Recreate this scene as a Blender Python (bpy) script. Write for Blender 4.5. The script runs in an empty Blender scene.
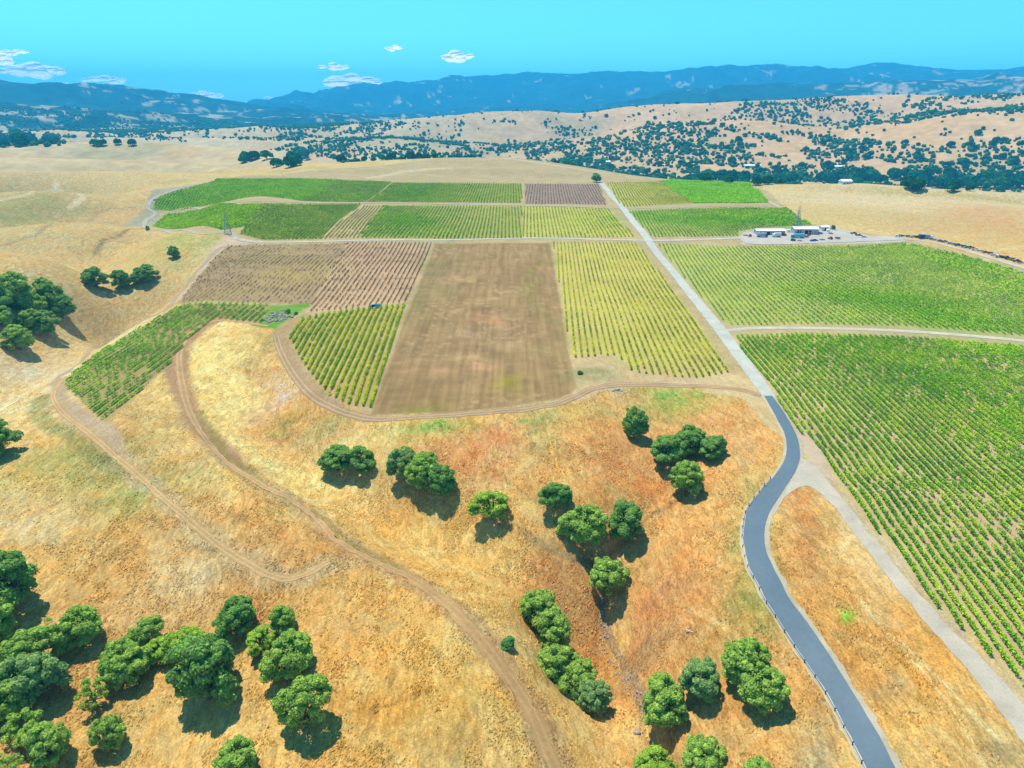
import bpy, math, random
import numpy as np
PI = math.pi
R = math.radians
rnd = random.Random(7)
S = bpy.context.scene
COL = S.collection

# ------------------------------------------------------------------ camera, sky, sun, exposure
CAMZ = 100.0
PITCH = R(22.2)
FPX = 683.0
cam_d = bpy.data.cameras.new('camera')
cam = bpy.data.objects.new('camera', cam_d)
COL.objects.link(cam)
cam.location = (0, 0, CAMZ)
cam.rotation_euler = (PI / 2 - PITCH, 0, 0)
cam_d.sensor_width = 36.0
cam_d.lens = 36.0 * FPX / 1024.0
cam_d.clip_start = 1.0
cam_d.clip_end = 60000
S.camera = cam

SUN_EL, SUN_AZ = R(68), R(-42)          # azimuth from +Y towards +X
w = bpy.data.worlds.new('World')
S.world = w
w.use_nodes = True
nt = w.node_tree
nt.nodes.clear()
sky = nt.nodes.new('ShaderNodeTexSky')
sky.sky_type = 'NISHITA'
sky.sun_disc = False
sky.sun_elevation = SUN_EL
sky.sun_rotation = SUN_AZ
sky.altitude = 250
sky.air_density = 1.0
sky.dust_density = 0.6
sky.ozone_density = 1.2
tint = nt.nodes.new('ShaderNodeMix')
tint.data_type = 'RGBA'
tint.blend_type = 'MULTIPLY'
tint.inputs['Factor'].default_value = 1.0
tint.inputs['B'].default_value = (0.32, 1.04, 1.22, 1)
bg = nt.nodes.new('ShaderNodeBackground')
bg.inputs['Strength'].default_value = 0.13
wo = nt.nodes.new('ShaderNodeOutputWorld')
nt.links.new(sky.outputs[0], tint.inputs['A'])
nt.links.new(tint.outputs['Result'], bg.inputs['Color'])
nt.links.new(bg.outputs[0], wo.inputs['Surface'])

sd = bpy.data.lights.new('sun', 'SUN')
sd.energy = 5.0
sd.angle = R(0.5)
sd.color = (1.0, 0.93, 0.83)
sun = bpy.data.objects.new('sun', sd)
COL.objects.link(sun)
sun.rotation_euler = (PI / 2 - SUN_EL, 0, -SUN_AZ + PI)
sun.location = (0, 0, 300)
S.view_settings.view_transform = 'Standard'
S.view_settings.look = 'None'
S.view_settings.exposure = 0.46
S.view_settings.gamma = 1
S.view_settings.use_curve_mapping = False
S.render.engine = 'CYCLES'
S.cycles.max_bounces = 5
S.cycles.volume_bounces = 2
S.cycles.transparent_max_bounces = 12

# ------------------------------------------------------------------ maths helpers
CP, SP = math.cos(PITCH), math.sin(PITCH)


def lin(c):
    c = np.asarray(c, float) / 255.0
    return np.where(c <= 0.04045, c / 12.92, ((c + 0.055) / 1.055) ** 2.4)


ALB = 0.58


def A(r, g, b, k=1.0):
    """surface base colour of something that reads r,g,b in full sun"""
    return np.minimum(lin((r, g, b)) * ALB * k, 0.85)


def _hash(ix, iy, seed):
    h = (ix.astype(np.int64) * 374761393 + iy.astype(np.int64) * 668265263 + seed * 1442695041) & 0xFFFFFFFF
    h = ((h ^ (h >> 13)) * 1274126177) & 0xFFFFFFFF
    h = h ^ (h >> 16)
    return (h & 0xFFFFFF) / float(0xFFFFFF)


def vnoise(x, y, seed=0):
    x = np.asarray(x, float)
    y = np.asarray(y, float)
    ix = np.floor(x)
    iy = np.floor(y)
    fx = x - ix
    fy = y - iy
    fx = fx * fx * fx * (fx * (fx * 6 - 15) + 10)
    fy = fy * fy * fy * (fy * (fy * 6 - 15) + 10)
    a = _hash(ix, iy, seed)
    b = _hash(ix + 1, iy, seed)
    c = _hash(ix, iy + 1, seed)
    d = _hash(ix + 1, iy + 1, seed)
    return (a + (b - a) * fx) * (1 - fy) + (c + (d - c) * fx) * fy   # 0..1


def fbm(x, y, scale, octs=3, seed=0):
    """centred noise, about -1..1"""
    s = 0.0
    amp = 1.0
    tot = 0.0
    c, sn = math.cos(0.6), math.sin(0.6)
    x = np.asarray(x, float) / scale
    y = np.asarray(y, float) / scale
    for o in range(octs):
        s = s + amp * (vnoise(x + 17.3 * o, y - 9.1 * o, seed + o * 31) * 2 - 1)
        tot += amp
        amp *= 0.5
        x, y = (x * c - y * sn) * 2.03, (x * sn + y * c) * 2.03
    return s / tot * 1.3


def sstep(a, b, x):
    t = np.clip((np.asarray(x, float) - a) / (b - a), 0, 1)
    return t * t * (3 - 2 * t)


def ray(px, py):
    u = (np.asarray(px, float) - 512) / FPX
    v = (384 - np.asarray(py, float)) / FPX
    return u, CP + v * SP, -SP + v * CP


def project(x, y, z):
    z = z - CAMZ
    dep = y * CP - z * SP
    up = y * SP + z * CP
    dep = np.where(dep < 1, 1, dep)
    return 512 + FPX * x / dep, 384 - FPX * up / dep, dep


# ------------------------------------------------------------------ relief beyond the vineyards: crests and troughs by bearing
AZT = np.radians(np.linspace(-60, 60, 481))
LAYERS = []


def crest(nodes):
    px, py, r = [np.array(c, float) for c in zip(*nodes)]
    a, b, c = ray(px, py)
    az = np.arctan2(a, b)
    z = CAMZ + c / np.hypot(a, b) * r
    o = np.argsort(az)
    LAYERS.append([np.interp(AZT, az[o], r[o]), np.interp(AZT, az[o], z[o])])


def level(nodes):
    px, r, z = [np.array(c, float) for c in zip(*nodes)]
    a, b, c = ray(px, np.full(len(px), 150.0))
    az = np.arctan2(a, b)
    LAYERS.append([np.interp(AZT, az, r), np.interp(AZT, az, z)])


level([(0, 0, 0), (1024, 0, 0)])
level([(0, 620, 0), (1024, 620, 0)])
level([(-200, 960, 12), (0, 960, 15), (120, 980, 8), (180, 1010, 3), (300, 990, 0), (700, 960, 0), (760, 900, -1), (1200, 880, 0)])
level([(-200, 1080, -16), (0, 1080, -20), (110, 1090, -10), (180, 1100, -2), (300, 1040, 0), (700, 975, -1), (1200, 900, -1)])
level([(-200, 1200, 10), (0, 1210, 16), (160, 1230, 4), (300, 1080, 2), (700, 990, -2), (1200, 915, -2)])
level([(-200, 1340, -22), (0, 1340, -26), (150, 1330, -18), (240, 1200, 0), (300, 1110, 3), (700, 1000, -3), (1200, 930, -3)])
level([(-200, 1500, 6), (0, 1500, 18), (150, 1480, 5), (240, 1300, 0), (300, 1140, 4), (700, 1015, -4), (1200, 950, -5)])
level([(-200, 1650, -26), (0, 1650, -26), (150, 1620, -24), (240, 1400, -8), (300, 1170, 6), (500, 1120, 8), (700, 1030, -5), (1200, 970, -6)])
crest([(-200, 148, 1900), (0, 147, 1900), (70, 142, 1900), (110, 142, 1880), (200, 145, 1750), (240, 150, 1650), (270, 158, 1450),
       (300, 161, 1300), (330, 164, 1280), (400, 160, 1260), (450, 158, 1250), (500, 158, 1240), (540, 161, 1230), (580, 167, 1200),
       (630, 176, 1150), (680, 182, 1090), (740, 184, 1060), (800, 186, 1040), (860, 184, 1030), (900, 187, 1030), (950, 191, 1020),
       (1024, 195, 1010), (1200, 198, 1000)])
level([(-200, 2300, -45), (0, 2300, -45), (200, 2100, -45), (300, 1700, -50), (500, 1600, -60), (700, 1450, -62), (1024, 1350, -64), (1200, 1350, -64)])
level([(-200, 2700, -42), (0, 2700, -42), (200, 2500, -42), (300, 2100, -50), (500, 1950, -60), (700, 1800, -60), (1024, 1750, -60), (1200, 1750, -60)])
crest([(-200, 139, 2900), (0, 139, 2900), (200, 137, 2800), (300, 137, 2600), (400, 139, 2450), (500, 148, 2450), (600, 140, 2450), (650, 127, 2450), (700, 120, 2450), (740, 118, 2450), (790, 122, 2450), (840, 129, 2450),
       (880, 122, 2450), (930, 114, 2450), (980, 110, 2450), (1024, 107, 2450), (1200, 104, 2450)])
level([(-200, 3080, -40), (200, 3000, -40), (400, 2700, -40), (500, 2700, -52), (600, 2700, -35), (650, 2700, 20), (740, 2720, 46), (840, 2720, 10), (930, 2720, 56), (1200, 2720, 80)])
crest([(-200, 130, 3300), (0, 133, 3300), (60, 130, 3300), (120, 134, 3300), (200, 131, 3200), (260, 128, 3200), (330, 127, 3200), (400, 121, 3100),
       (450, 117, 3100), (500, 113, 3100), (540, 111, 3100), (580, 114, 3100), (620, 108, 3100), (680, 104, 3100), (740, 102, 3100),
       (790, 99, 3100), (850, 95, 3100), (900, 94, 3100), (960, 96, 3100), (1024, 93, 3100), (1200, 90, 3100)])
level([(-200, 3900, -40), (400, 3900, -20), (700, 3900, 40), (1200, 3900, 60)])
crest([(-200, 98, 4700), (0, 101, 4700), (40, 105, 4700), (60, 106, 4700), (100, 110, 4700), (150, 113, 4700), (200, 118, 4700), (260, 124, 4700), (330, 126, 4700),
       (420, 128, 4700), (560, 125, 4700), (700, 112, 4700), (1200, 108, 4700)])
level([(-200, 5300, -10), (400, 5300, 0), (700, 5300, 10), (1200, 5300, 40)])
crest([(-200, 84, 6800), (0, 84, 6800), (50, 86, 6800), (80, 84, 6800), (96, 83, 6800), (115, 87, 6800), (160, 92, 6800), (200, 97, 6800), (240, 102, 6800),
       (262, 107, 6800), (290, 113, 6800), (330, 121, 6800), (420, 124, 6800), (560, 118, 6800), (640, 100, 6800), (700, 90, 6800), (800, 84, 6800),
       (900, 82, 6800), (1024, 78, 6800), (1200, 78, 6800)])
level([(-200, 8300, 60), (400, 8300, 20), (700, 8300, 200), (1200, 8300, 250)])
crest([(-200, 112, 11500), (200, 112, 11500), (250, 107, 11500), (290, 98, 11500), (330, 91, 11500), (400, 84, 11500), (450, 79, 11500), (500, 76, 11500), (560, 73, 11500),
       (630, 73, 11500), (700, 71, 11500), (745, 68, 11500), (770, 65, 11500), (800, 68, 11500), (840, 71, 11500), (862, 66, 11500), (882, 64, 11500),
       (920, 66, 11500), (950, 69, 11500), (1024, 71, 11500), (1200, 74, 11500)])
level([(-200, 14500, 0), (1200, 14500, 0)])
_k = np.exp(-0.5 * (np.arange(-6, 7) / 2.2) ** 2)
_k /= _k.sum()
for L in LAYERS[2:]:
    for q in (0, 1):
        L[q] = np.convolve(np.pad(L[q], 6, mode='edge'), _k, 'valid')


def far_height(az, r):
    az = np.clip(az, AZT[0], AZT[-1])
    n = len(LAYERS)
    z = np.zeros_like(r)
    cf = np.zeros_like(r)
    pr, pz = np.interp(az, AZT, LAYERS[0][0]), np.interp(az, AZT, LAYERS[0][1])
    for k in range(1, n):
        cr, cz = np.interp(az, AZT, LAYERS[k][0]), np.interp(az, AZT, LAYERS[k][1])
        m = (r >= pr) & (r < cr) if k < n - 1 else (r >= pr)
        t = np.clip((r - pr) / np.maximum(cr - pr, 1), 0, 1)
        s = t * t * (3 - 2 * t)
        z = np.where(m, pz + (cz - pz) * s, z)
        cf = np.where(m, 0.12 + 3.5 * t * (1 - t), cf)
        pr, pz = cr, cz
    return z, cf


# hollows on the near ground: polylines in plan (x, y, depth), width
def flat_at(px, py, z=0.0):
    a, b, c = ray(px, py)
    t = (z - CAMZ) / c
    return a * t, b * t


HOLLOWS = []


def hollow(nodes, width, z=0.0):
    P = []
    for px, py, d in nodes:
        x, y = flat_at(px, py, z)
        P.append((float(x), float(y), d))
    HOLLOWS.append((P, width))


hollow([(245, 332, 0), (252, 365, 5), (262, 400, 9), (310, 445, 12), (380, 480, 13), (450, 502, 14), (530, 532, 13), (590, 575, 13), (605, 620, 13), (645, 705, 13), (690, 800, 13)], 18)
hollow([(640, 405, 1), (655, 440, 5), (665, 480, 9), (640, 520, 12), (600, 572, 14)], 15)
hollow([(148, 226, 5), (101, 238, 12), (94, 254, 17), (113, 275, 20), (75, 300, 21), (20, 335, 21), (-80, 385, 20)], 28)
hollow([(200, 262, 2), (175, 262, 6), (140, 276, 12), (113, 285, 14)], 22)
hollow([(60, 430, 0), (90, 500, 5), (110, 600, 9), (100, 700, 11), (60, 800, 12)], 26)
hollow([(75, 200, 3), (40, 208, 12), (-60, 225, 16)], 38)
hollow([(150, 196, 2), (60, 188, 12), (-60, 192, 14)], 34)

hollow([(470, 505, .6), (530, 540, 1), (575, 560, 1.2), (600, 575, 1.4), (603, 604, 1.5), (602, 622, 1.6), (606, 640, 1.6), (604, 654, 1.6), (616, 672, 1.7), (628, 684, 1.8), (638, 698, 1.8), (644, 714, 1.8), (662, 745, 2), (700, 800, 2)], 1.9, -19)
hollow([(690, 492, .5), (650, 515, .9), (620, 545, 1.2), (603, 572, 1.4)], 1.7, -13)
hollow([(252, 345, .5), (252, 375, 1), (258, 400, 1.3), (285, 430, 1.5), (312, 452, 1.3)], 2.4, -5)
hollow([(190, 350, 1.2), (188, 385, 1.5), (202, 420, 1.6), (232, 455, 1.8), (275, 485, 1.8), (330, 520, 1.5)], 3.0, -1)

FUR = flat_at(272, 522, -8)


def H(x, y):
    x = np.asarray(x, float)
    y = np.asarray(y, float)
    r = np.hypot(x, y)
    az = np.arctan2(x, y)
    z, cf = far_height(az, r)
    near = 1 - sstep(900, 1100, r)
    # general fall towards the viewer, more to the left
    z = z - near * 9.0 * (1 - sstep(70, 205, y + 0.12 * x)) 
    z = z - near * 10.0 * sstep(60, 260, -x - 0.25 * y) * (1 - sstep(250, 430, y))
    z = z + near * sstep(120, 320, r) * (2.6 * fbm(x, y, 150, 2, 5))
    z = z + near * 1.3 * fbm(x, y, 26, 3, 9) * (1 - sstep(200, 300, r))
    left = sstep(0.0, 0.14, -0.40 - az + 0.0002 * (r - 500)) * sstep(300, 500, r)
    z = z + near * left * 24.0 * fbm(x, y, 190, 2, 15)
    for P, wd in HOLLOWS:
        xs = [p[0] for p in P]
        ys = [p[1] for p in P]
        m = (x > min(xs) - 3.2 * wd) & (x < max(xs) + 3.2 * wd) & (y > min(ys) - 3.2 * wd) & (y < max(ys) + 3.2 * wd)
        if not np.any(m):
            continue
        X, Y = x[m], y[m]
        best = np.zeros_like(X)
        for (ax, ay, ad), (bx, by, bd) in zip(P[:-1], P[1:]):
            dx, dy = bx - ax, by - ay
            t = np.clip(((X - ax) * dx + (Y - ay) * dy) / (dx * dx + dy * dy), 0, 1)
            d2 = (X - ax - t * dx) ** 2 + (Y - ay - t * dy) ** 2
            v = (ad + (bd - ad) * t) * np.exp(-d2 / (wd * wd))
            best = np.maximum(best, v)
        z = z.copy()
        z[m] -= best
    # faint furrows on the terrace between the two tracks
    m = (np.abs(x - FUR[0]) < 45) & (np.abs(y - FUR[1]) < 45)
    if np.any(m):
        z = z.copy()
        dd_ = np.hypot(x[m] - FUR[0], y[m] - FUR[1])
        z[m] += .22 * np.exp(-(dd_ / 17) ** 2) * np.sin(2 * PI * (x[m] * .93 + y[m] * .36) / 3.0)
    # spurs and gullies on the far slopes
    amp = sstep(1250, 1900, r) * 9 + sstep(1700, 2700, r) * 42 + sstep(4000, 6500, r) * 45 + sstep(7500, 10000, r) * 40
    f = r > 1150
    if np.any(f):
        zz = np.zeros_like(z)
        a = fbm(x[f], y[f], 420, 4, 21)
        b = 1 - np.abs(fbm(x[f] * 1.0, y[f] * 0.55, 900, 3, 41)) * 2
        zz[f] = a * 0.6 + b * 0.5 * sstep(4000, 5500, r[f])
        z = z + zz * amp * cf
    return z


TS = np.concatenate([np.linspace(60, 1300, 300), np.geomspace(1310, 15000, 220)])


def at(px, py):
    """plan position and height where the line of sight meets the ground"""
    px = np.atleast_1d(np.asarray(px, float))
    py = np.atleast_1d(np.asarray(py, float))
    a, b, c = ray(px, py)
    h = np.hypot(a, b)
    a, b, c = a / h, b / h, c / h
    X = a[:, None] * TS
    Y = b[:, None] * TS
    Z = CAMZ + c[:, None] * TS
    G = H(X.ravel(), Y.ravel()).reshape(X.shape)
    below = Z < G
    idx = np.argmax(below, axis=1)
    idx = np.where(below.any(axis=1), np.maximum(idx, 1), len(TS) - 1)
    lo = TS[idx - 1].copy()
    hi = TS[idx].copy()
    for _ in range(16):
        m = (lo + hi) / 2
        g = H(a * m, b * m)
        bl = (CAMZ + c * m) < g
        hi = np.where(bl, m, hi)
        lo = np.where(bl, lo, m)
    m = (lo + hi) / 2
    return np.stack([a * m, b * m, H(a * m, b * m)], 1)


def at1(px, py):
    return at([px], [py])[0]


# ------------------------------------------------------------------ mesh helpers
def mesh_np(name, V, F, col=None, mat=None, extra=None, smooth=False):
    """V (n,3); F (m,k) with one k"""
    V = np.ascontiguousarray(V, dtype=np.float32)
    F = np.ascontiguousarray(F, dtype=np.int32)
    me = bpy.data.meshes.new(name)
    n, k = F.shape
    me.vertices.add(len(V))
    me.vertices.foreach_set('co', V.ravel())
    me.loops.add(n * k)
    me.loops.foreach_set('vertex_index', F.ravel())
    me.polygons.add(n)
    me.polygons.foreach_set('loop_start', np.arange(0, n * k, k, dtype=np.int32))
    try:
        me.polygons.foreach_set('loop_total', np.full(n, k, dtype=np.int32))
    except Exception:
        pass
    if smooth:
        me.polygons.foreach_set('use_smooth', np.ones(n, dtype=bool))
    me.update(calc_edges=True)
    if col is not None:
        c = np.ones((len(V), 4), dtype=np.float32)
        c[:, :col.shape[1]] = col
        at_ = me.attributes.new('Col', 'FLOAT_COLOR', 'POINT')
        at_.data.foreach_set('color', c.ravel())
    if extra is not None:
        for nm, arr in extra.items():
            a_ = me.attributes.new(nm, 'FLOAT', 'POINT')
            a_.data.foreach_set('value', np.ascontiguousarray(arr, dtype=np.float32))
    if mat is not None:
        me.materials.append(mat)
    return me


def link(name, me, parent=None, loc=None):
    o = bpy.data.objects.new(name, me)
    COL.objects.link(o)
    if parent is not None:
        o.parent = parent
    if loc is not None:
        o.location = loc
    return o


def tag(o, label=None, cat=None, group=None, kind=None):
    if label:
        o['label'] = label
    if cat:
        o['category'] = cat
    if group:
        o['group'] = group
    if kind:
        o['kind'] = kind
    return o


def empty(name, loc, rz=0.0, sc=1.0):
    o = bpy.data.objects.new(name, None)
    COL.objects.link(o)
    o.location = loc
    o.rotation_euler = (0, 0, rz)
    o.scale = (sc, sc, sc)
    o.empty_display_size = 0.5
    return o


def copy_tree(o, parent=None):
    c = o.copy()
    COL.objects.link(c)
    c.parent = parent
    for ch in list(o.children):
        copy_tree(ch, c)
    return c


class MB:
    def __init__(s):
        s.v = []
        s.f = []

    def box(s, x0, x1, y0, y1, z0, z1):
        b = len(s.v)
        s.v += [(x0, y0, z0), (x1, y0, z0), (x1, y1, z0), (x0, y1, z0), (x0, y0, z1), (x1, y0, z1), (x1, y1, z1), (x0, y1, z1)]
        s.f += [(b, b + 3, b + 2, b + 1), (b + 4, b + 5, b + 6, b + 7), (b, b + 1, b + 5, b + 4), (b + 1, b + 2, b + 6, b + 5), (b + 2, b + 3, b + 7, b + 6), (b + 3, b, b + 4, b + 7)]
        return s

    def bar(s, p, q, w0, w1=None, n=4):
        w1 = w0 if w1 is None else w1
        p = np.array(p, float)
        q = np.array(q, float)
        d = q - p
        L = np.linalg.norm(d)
        if L < 1e-6:
            return s
        d /= L
        u = np.cross(d, (0, 0, 1.0))
        if np.linalg.norm(u) < 1e-3:
            u = np.array((1.0, 0, 0))
        u /= np.linalg.norm(u)
        v = np.cross(d, u)
        b = len(s.v)
        for c, r_ in ((p, w0), (q, w1)):
            for k in range(n):
                a = 2 * PI * (k + 0.5) / n
                s.v.append(tuple(c + (u * math.cos(a) + v * math.sin(a)) * r_))
        for k in range(n):
            k2 = (k + 1) % n
            s.f.append((b + k, b + k2, b + n + k2, b + n + k))
        s.f.append(tuple(b + n + k for k in range(n)))
        s.f.append(tuple(b + n - 1 - k for k in range(n)))
        return s

    def prism(s, pts, y0, y1):
        """pts: outline in x,z; extruded along y"""
        n = len(pts)
        b = len(s.v)
        s.v += [(x, y0, z) for x, z in pts] + [(x, y1, z) for x, z in pts]
        s.f.append(tuple(b + k for k in range(n)))
        s.f.append(tuple(b + n + n - 1 - k for k in range(n)))
        for k in range(n):
            k2 = (k + 1) % n
            s.f.append((b + k2, b + k, b + n + k, b + n + k2))
        return s

    def build(s, name, mat, parent=None, loc=None):
        me = bpy.data.meshes.new(name)
        me.from_pydata([tuple(map(float, v)) for v in s.v], [], s.f)
        me.materials.append(mat)
        me.update()
        return link(name, me, parent, loc)


# ------------------------------------------------------------------ materials
def newmat(name):
    m = bpy.data.materials.new(name)
    m.use_nodes = True
    m.node_tree.nodes.clear()
    return m, m.node_tree


def N(t, kind, **kw):
    n = t.nodes.new(kind)
    for k, v in kw.items():
        if isinstance(k, str) and hasattr(n, k):
            setattr(n, k, v)
    return n


def math_node(t, op, a, b=None, clamp=False):
    n = t.nodes.new('ShaderNodeMath')
    n.operation = op
    n.use_clamp = clamp
    for i, v in enumerate((a, b)):
        if v is None:
            continue
        if isinstance(v, (int, float)):
            n.inputs[i].default_value = v
        else:
            t.links.new(v, n.inputs[i])
    return n.outputs[0]


def noise_node(t, vec, scale, detail=3, rough=0.55, dist=0.0):
    n = t.nodes.new('ShaderNodeTexNoise')
    n.inputs['Scale'].default_value = scale
    n.inputs['Detail'].default_value = detail
    n.inputs['Roughness'].default_value = rough
    n.inputs['Distortion'].default_value = dist
    if vec is not None:
        t.links.new(vec, n.inputs['Vector'])
    return n.outputs['Fac']


def maprange(t, v, a, b, c, d):
    n = t.nodes.new('ShaderNodeMapRange')
    t.links.new(v, n.inputs[0])
    for i, q in enumerate((a, b, c, d)):
        n.inputs[i + 1].default_value = q
    return n.outputs[0]


def mixcol(t, fac, a, b, mode='MIX'):
    n = t.nodes.new('ShaderNodeMix')
    n.data_type = 'RGBA'
    n.blend_type = mode
    if isinstance(fac, (int, float)):
        n.inputs['Factor'].default_value = fac
    else:
        t.links.new(fac, n.inputs['Factor'])
    for nm, v in (('A', a), ('B', b)):
        if isinstance(v, (tuple, list, np.ndarray)):
            n.inputs[nm].default_value = (float(v[0]), float(v[1]), float(v[2]), 1)
        else:
            t.links.new(v, n.inputs[nm])
    return n.outputs['Result']


def scaled_vec(t, sx, sy, sz=1.0, rot=0.0):
    g = t.nodes.new('ShaderNodeNewGeometry')
    mp = t.nodes.new('ShaderNodeMapping')
    mp.inputs['Scale'].default_value = (sx, sy, sz)
    mp.inputs['Rotation'].default_value = (0, 0, rot)
    t.links.new(g.outputs['Position'], mp.inputs['Vector'])
    return mp.outputs[0]


def principled(t, base, rough=0.9, spec=0.1, metal=0.0, normal=None):
    p = t.nodes.new('ShaderNodeBsdfPrincipled')
    if isinstance(base, (tuple, list, np.ndarray)):
        p.inputs['Base Color'].default_value = (float(base[0]), float(base[1]), float(base[2]), 1)
    else:
        t.links.new(base, p.inputs['Base Color'])
    p.inputs['Roughness'].default_value = rough
    p.inputs['Specular IOR Level'].default_value = spec
    p.inputs['Metallic'].default_value = metal
    if normal is not None:
        t.links.new(normal, p.inputs['Normal'])
    o = t.nodes.new('ShaderNodeOutputMaterial')
    t.links.new(p.outputs[0], o.inputs['Surface'])
    return p


def gain(t, col, fac_socket):
    """multiply a colour by a scalar socket"""
    n = t.nodes.new('ShaderNodeVectorMath')
    n.operation = 'SCALE'
    t.links.new(col, n.inputs[0])
    t.links.new(fac_socket, n.inputs['Scale'])
    return n.outputs[0]


def mat_ground():
    m, t = newmat('dry_grass_and_soil')
    c = N(t, 'ShaderNodeAttribute')
    c.attribute_name = 'Col'
    so = N(t, 'ShaderNodeAttribute')
    so.attribute_name = 'Soil'
    st = scaled_vec(t, 0.95, 0.36, 1, 0.75)           # long grass lying diagonally
    n1 = noise_node(t, st, 0.62, 5, 0.68, 0.9)
    st2 = scaled_vec(t, 1, 1, 1, 0)
    n2 = noise_node(t, st2, 2.1, 3, 0.7, 0.3)
    n3 = noise_node(t, st2, 0.11, 4, 0.6, 1.2)
    a = maprange(t, n1, 0.25, 0.75, 0.52, 1.48)
    b = maprange(t, n2, 0.25, 0.75, 0.60, 1.40)
    k = math_node(t, 'MULTIPLY', a, b)
    inv = math_node(t, 'SUBTRACT', 1.0, so.outputs['Fac'], True)
    ks = math_node(t, 'MULTIPLY', maprange(t, n2, 0.25, 0.75, 0.80, 1.2), maprange(t, n3, 0.3, 0.7, 0.92, 1.08))
    k2 = math_node(t, 'ADD', math_node(t, 'MULTIPLY', k, inv), math_node(t, 'MULTIPLY', ks, so.outputs['Fac']))
    warm = mixcol(t, maprange(t, n3, 0.38, 0.62, 0, 1), (1.04, 0.90, 0.74), (0.98, 1.05, 1.12))
    tinted = mixcol(t, inv, c.outputs['Color'], mixcol(t, 1.0, c.outputs['Color'], warm, 'MULTIPLY'))
    # bleached stalks between darker thatch
    st3 = scaled_vec(t, 1.6, 0.5, 1, 0.95)
    n4 = noise_node(t, st3, 0.9, 4, 0.75, 1.6)
    pale = math_node(t, 'MULTIPLY', maprange(t, n4, 0.54, 0.68, 0, 0.5), inv)
    tinted = mixcol(t, pale, tinted, A(246, 214, 140))
    brown = math_node(t, 'MULTIPLY', maprange(t, n4, 0.44, 0.30, 0, 0.32), inv)
    tinted = mixcol(t, brown, tinted, A(170, 118, 62))
    base = gain(t, tinted, k2)
    bp = N(t, 'ShaderNodeBump')
    bp.inputs['Strength'].default_value = 0.8
    bp.inputs['Distance'].default_value = 0.35
    t.links.new(math_node(t, 'ADD', n1, math_node(t, 'MULTIPLY', n2, 0.5)), bp.inputs['Height'])
    principled(t, base, 1.0, 0.0, 0, bp.outputs[0])
    return m


def mat_hills(scale, lo, hi):
    m, t = newmat('hill_grass')
    c = N(t, 'ShaderNodeAttribute')
    c.attribute_name = 'Col'
    v = scaled_vec(t, 1, 1, 1, 0)
    n1 = noise_node(t, v, scale, 5, 0.65, 0.4)
    base = gain(t, c.outputs['Color'], maprange(t, n1, 0.28, 0.72, lo, hi))
    principled(t, base, 1.0, 0.0)
    return m


def mat_leaf(name='leaves', trans=0.25):
    m, t = newmat(name)
    c = N(t, 'ShaderNodeAttribute')
    c.attribute_name = 'Col'
    g = t.nodes.new('ShaderNodeNewGeometry')
    rp = maprange(t, g.outputs['Random Per Island'], 0, 1, 0.68, 1.32)
    base = gain(t, c.outputs['Color'], rp)
    d = N(t, 'ShaderNodeBsdfDiffuse')
    tr = N(t, 'ShaderNodeBsdfTranslucent')
    t.links.new(base, d.inputs['Color'])
    t.links.new(mixcol(t, 1.0, base, (1.1, 1.25, 0.6), 'MULTIPLY'), tr.inputs['Color'])
    mx = N(t, 'ShaderNodeMixShader')
    mx.inputs[0].default_value = trans
    t.links.new(d.outputs[0], mx.inputs[1])
    t.links.new(tr.outputs[0], mx.inputs[2])
    o = t.nodes.new('ShaderNodeOutputMaterial')
    t.links.new(mx.outputs[0], o.inputs['Surface'])
    return m


def mat_flat(name, col, rough=0.7, metal=0.0, var=0.12, nscale=1.5, spec=0.3, bump=0.0):
    m, t = newmat(name)
    v = scaled_vec(t, 1, 1, 1, 0)
    n1 = noise_node(t, v, nscale, 4, 0.6)
    rgb = N(t, 'ShaderNodeRGB')
    rgb.outputs[0].default_value = (float(col[0]), float(col[1]), float(col[2]), 1)
    base = gain(t, rgb.outputs[0], maprange(t, n1, 0.3, 0.7, 1 - var, 1 + var))
    nrm = None
    if bump > 0:
        bp = N(t, 'ShaderNodeBump')
        bp.inputs['Strength'].default_value = bump
        bp.inputs['Distance'].default_value = 0.05
        t.links.new(n1, bp.inputs['Height'])
        nrm = bp.outputs[0]
    principled(t, base, rough, spec, metal, nrm)
    return m


def mat_track(name='dirt_track', lo=0.8, hi=1.2, sc=1.3):
    m, t = newmat(name)
    c = N(t, 'ShaderNodeAttribute')
    c.attribute_name = 'Col'
    v = scaled_vec(t, 1, 1, 1, 0)
    n1 = noise_node(t, v, sc, 5, 0.7, 0.5)
    n2 = noise_node(t, v, 0.15, 3, 0.6, 0.8)
    k = math_node(t, 'MULTIPLY', maprange(t, n1, 0.28, 0.72, lo, hi), maprange(t, n2, 0.3, 0.7, 0.9, 1.1))
    principled(t, gain(t, c.outputs['Color'], k), 0.95, 0.1)
    return m


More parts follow.
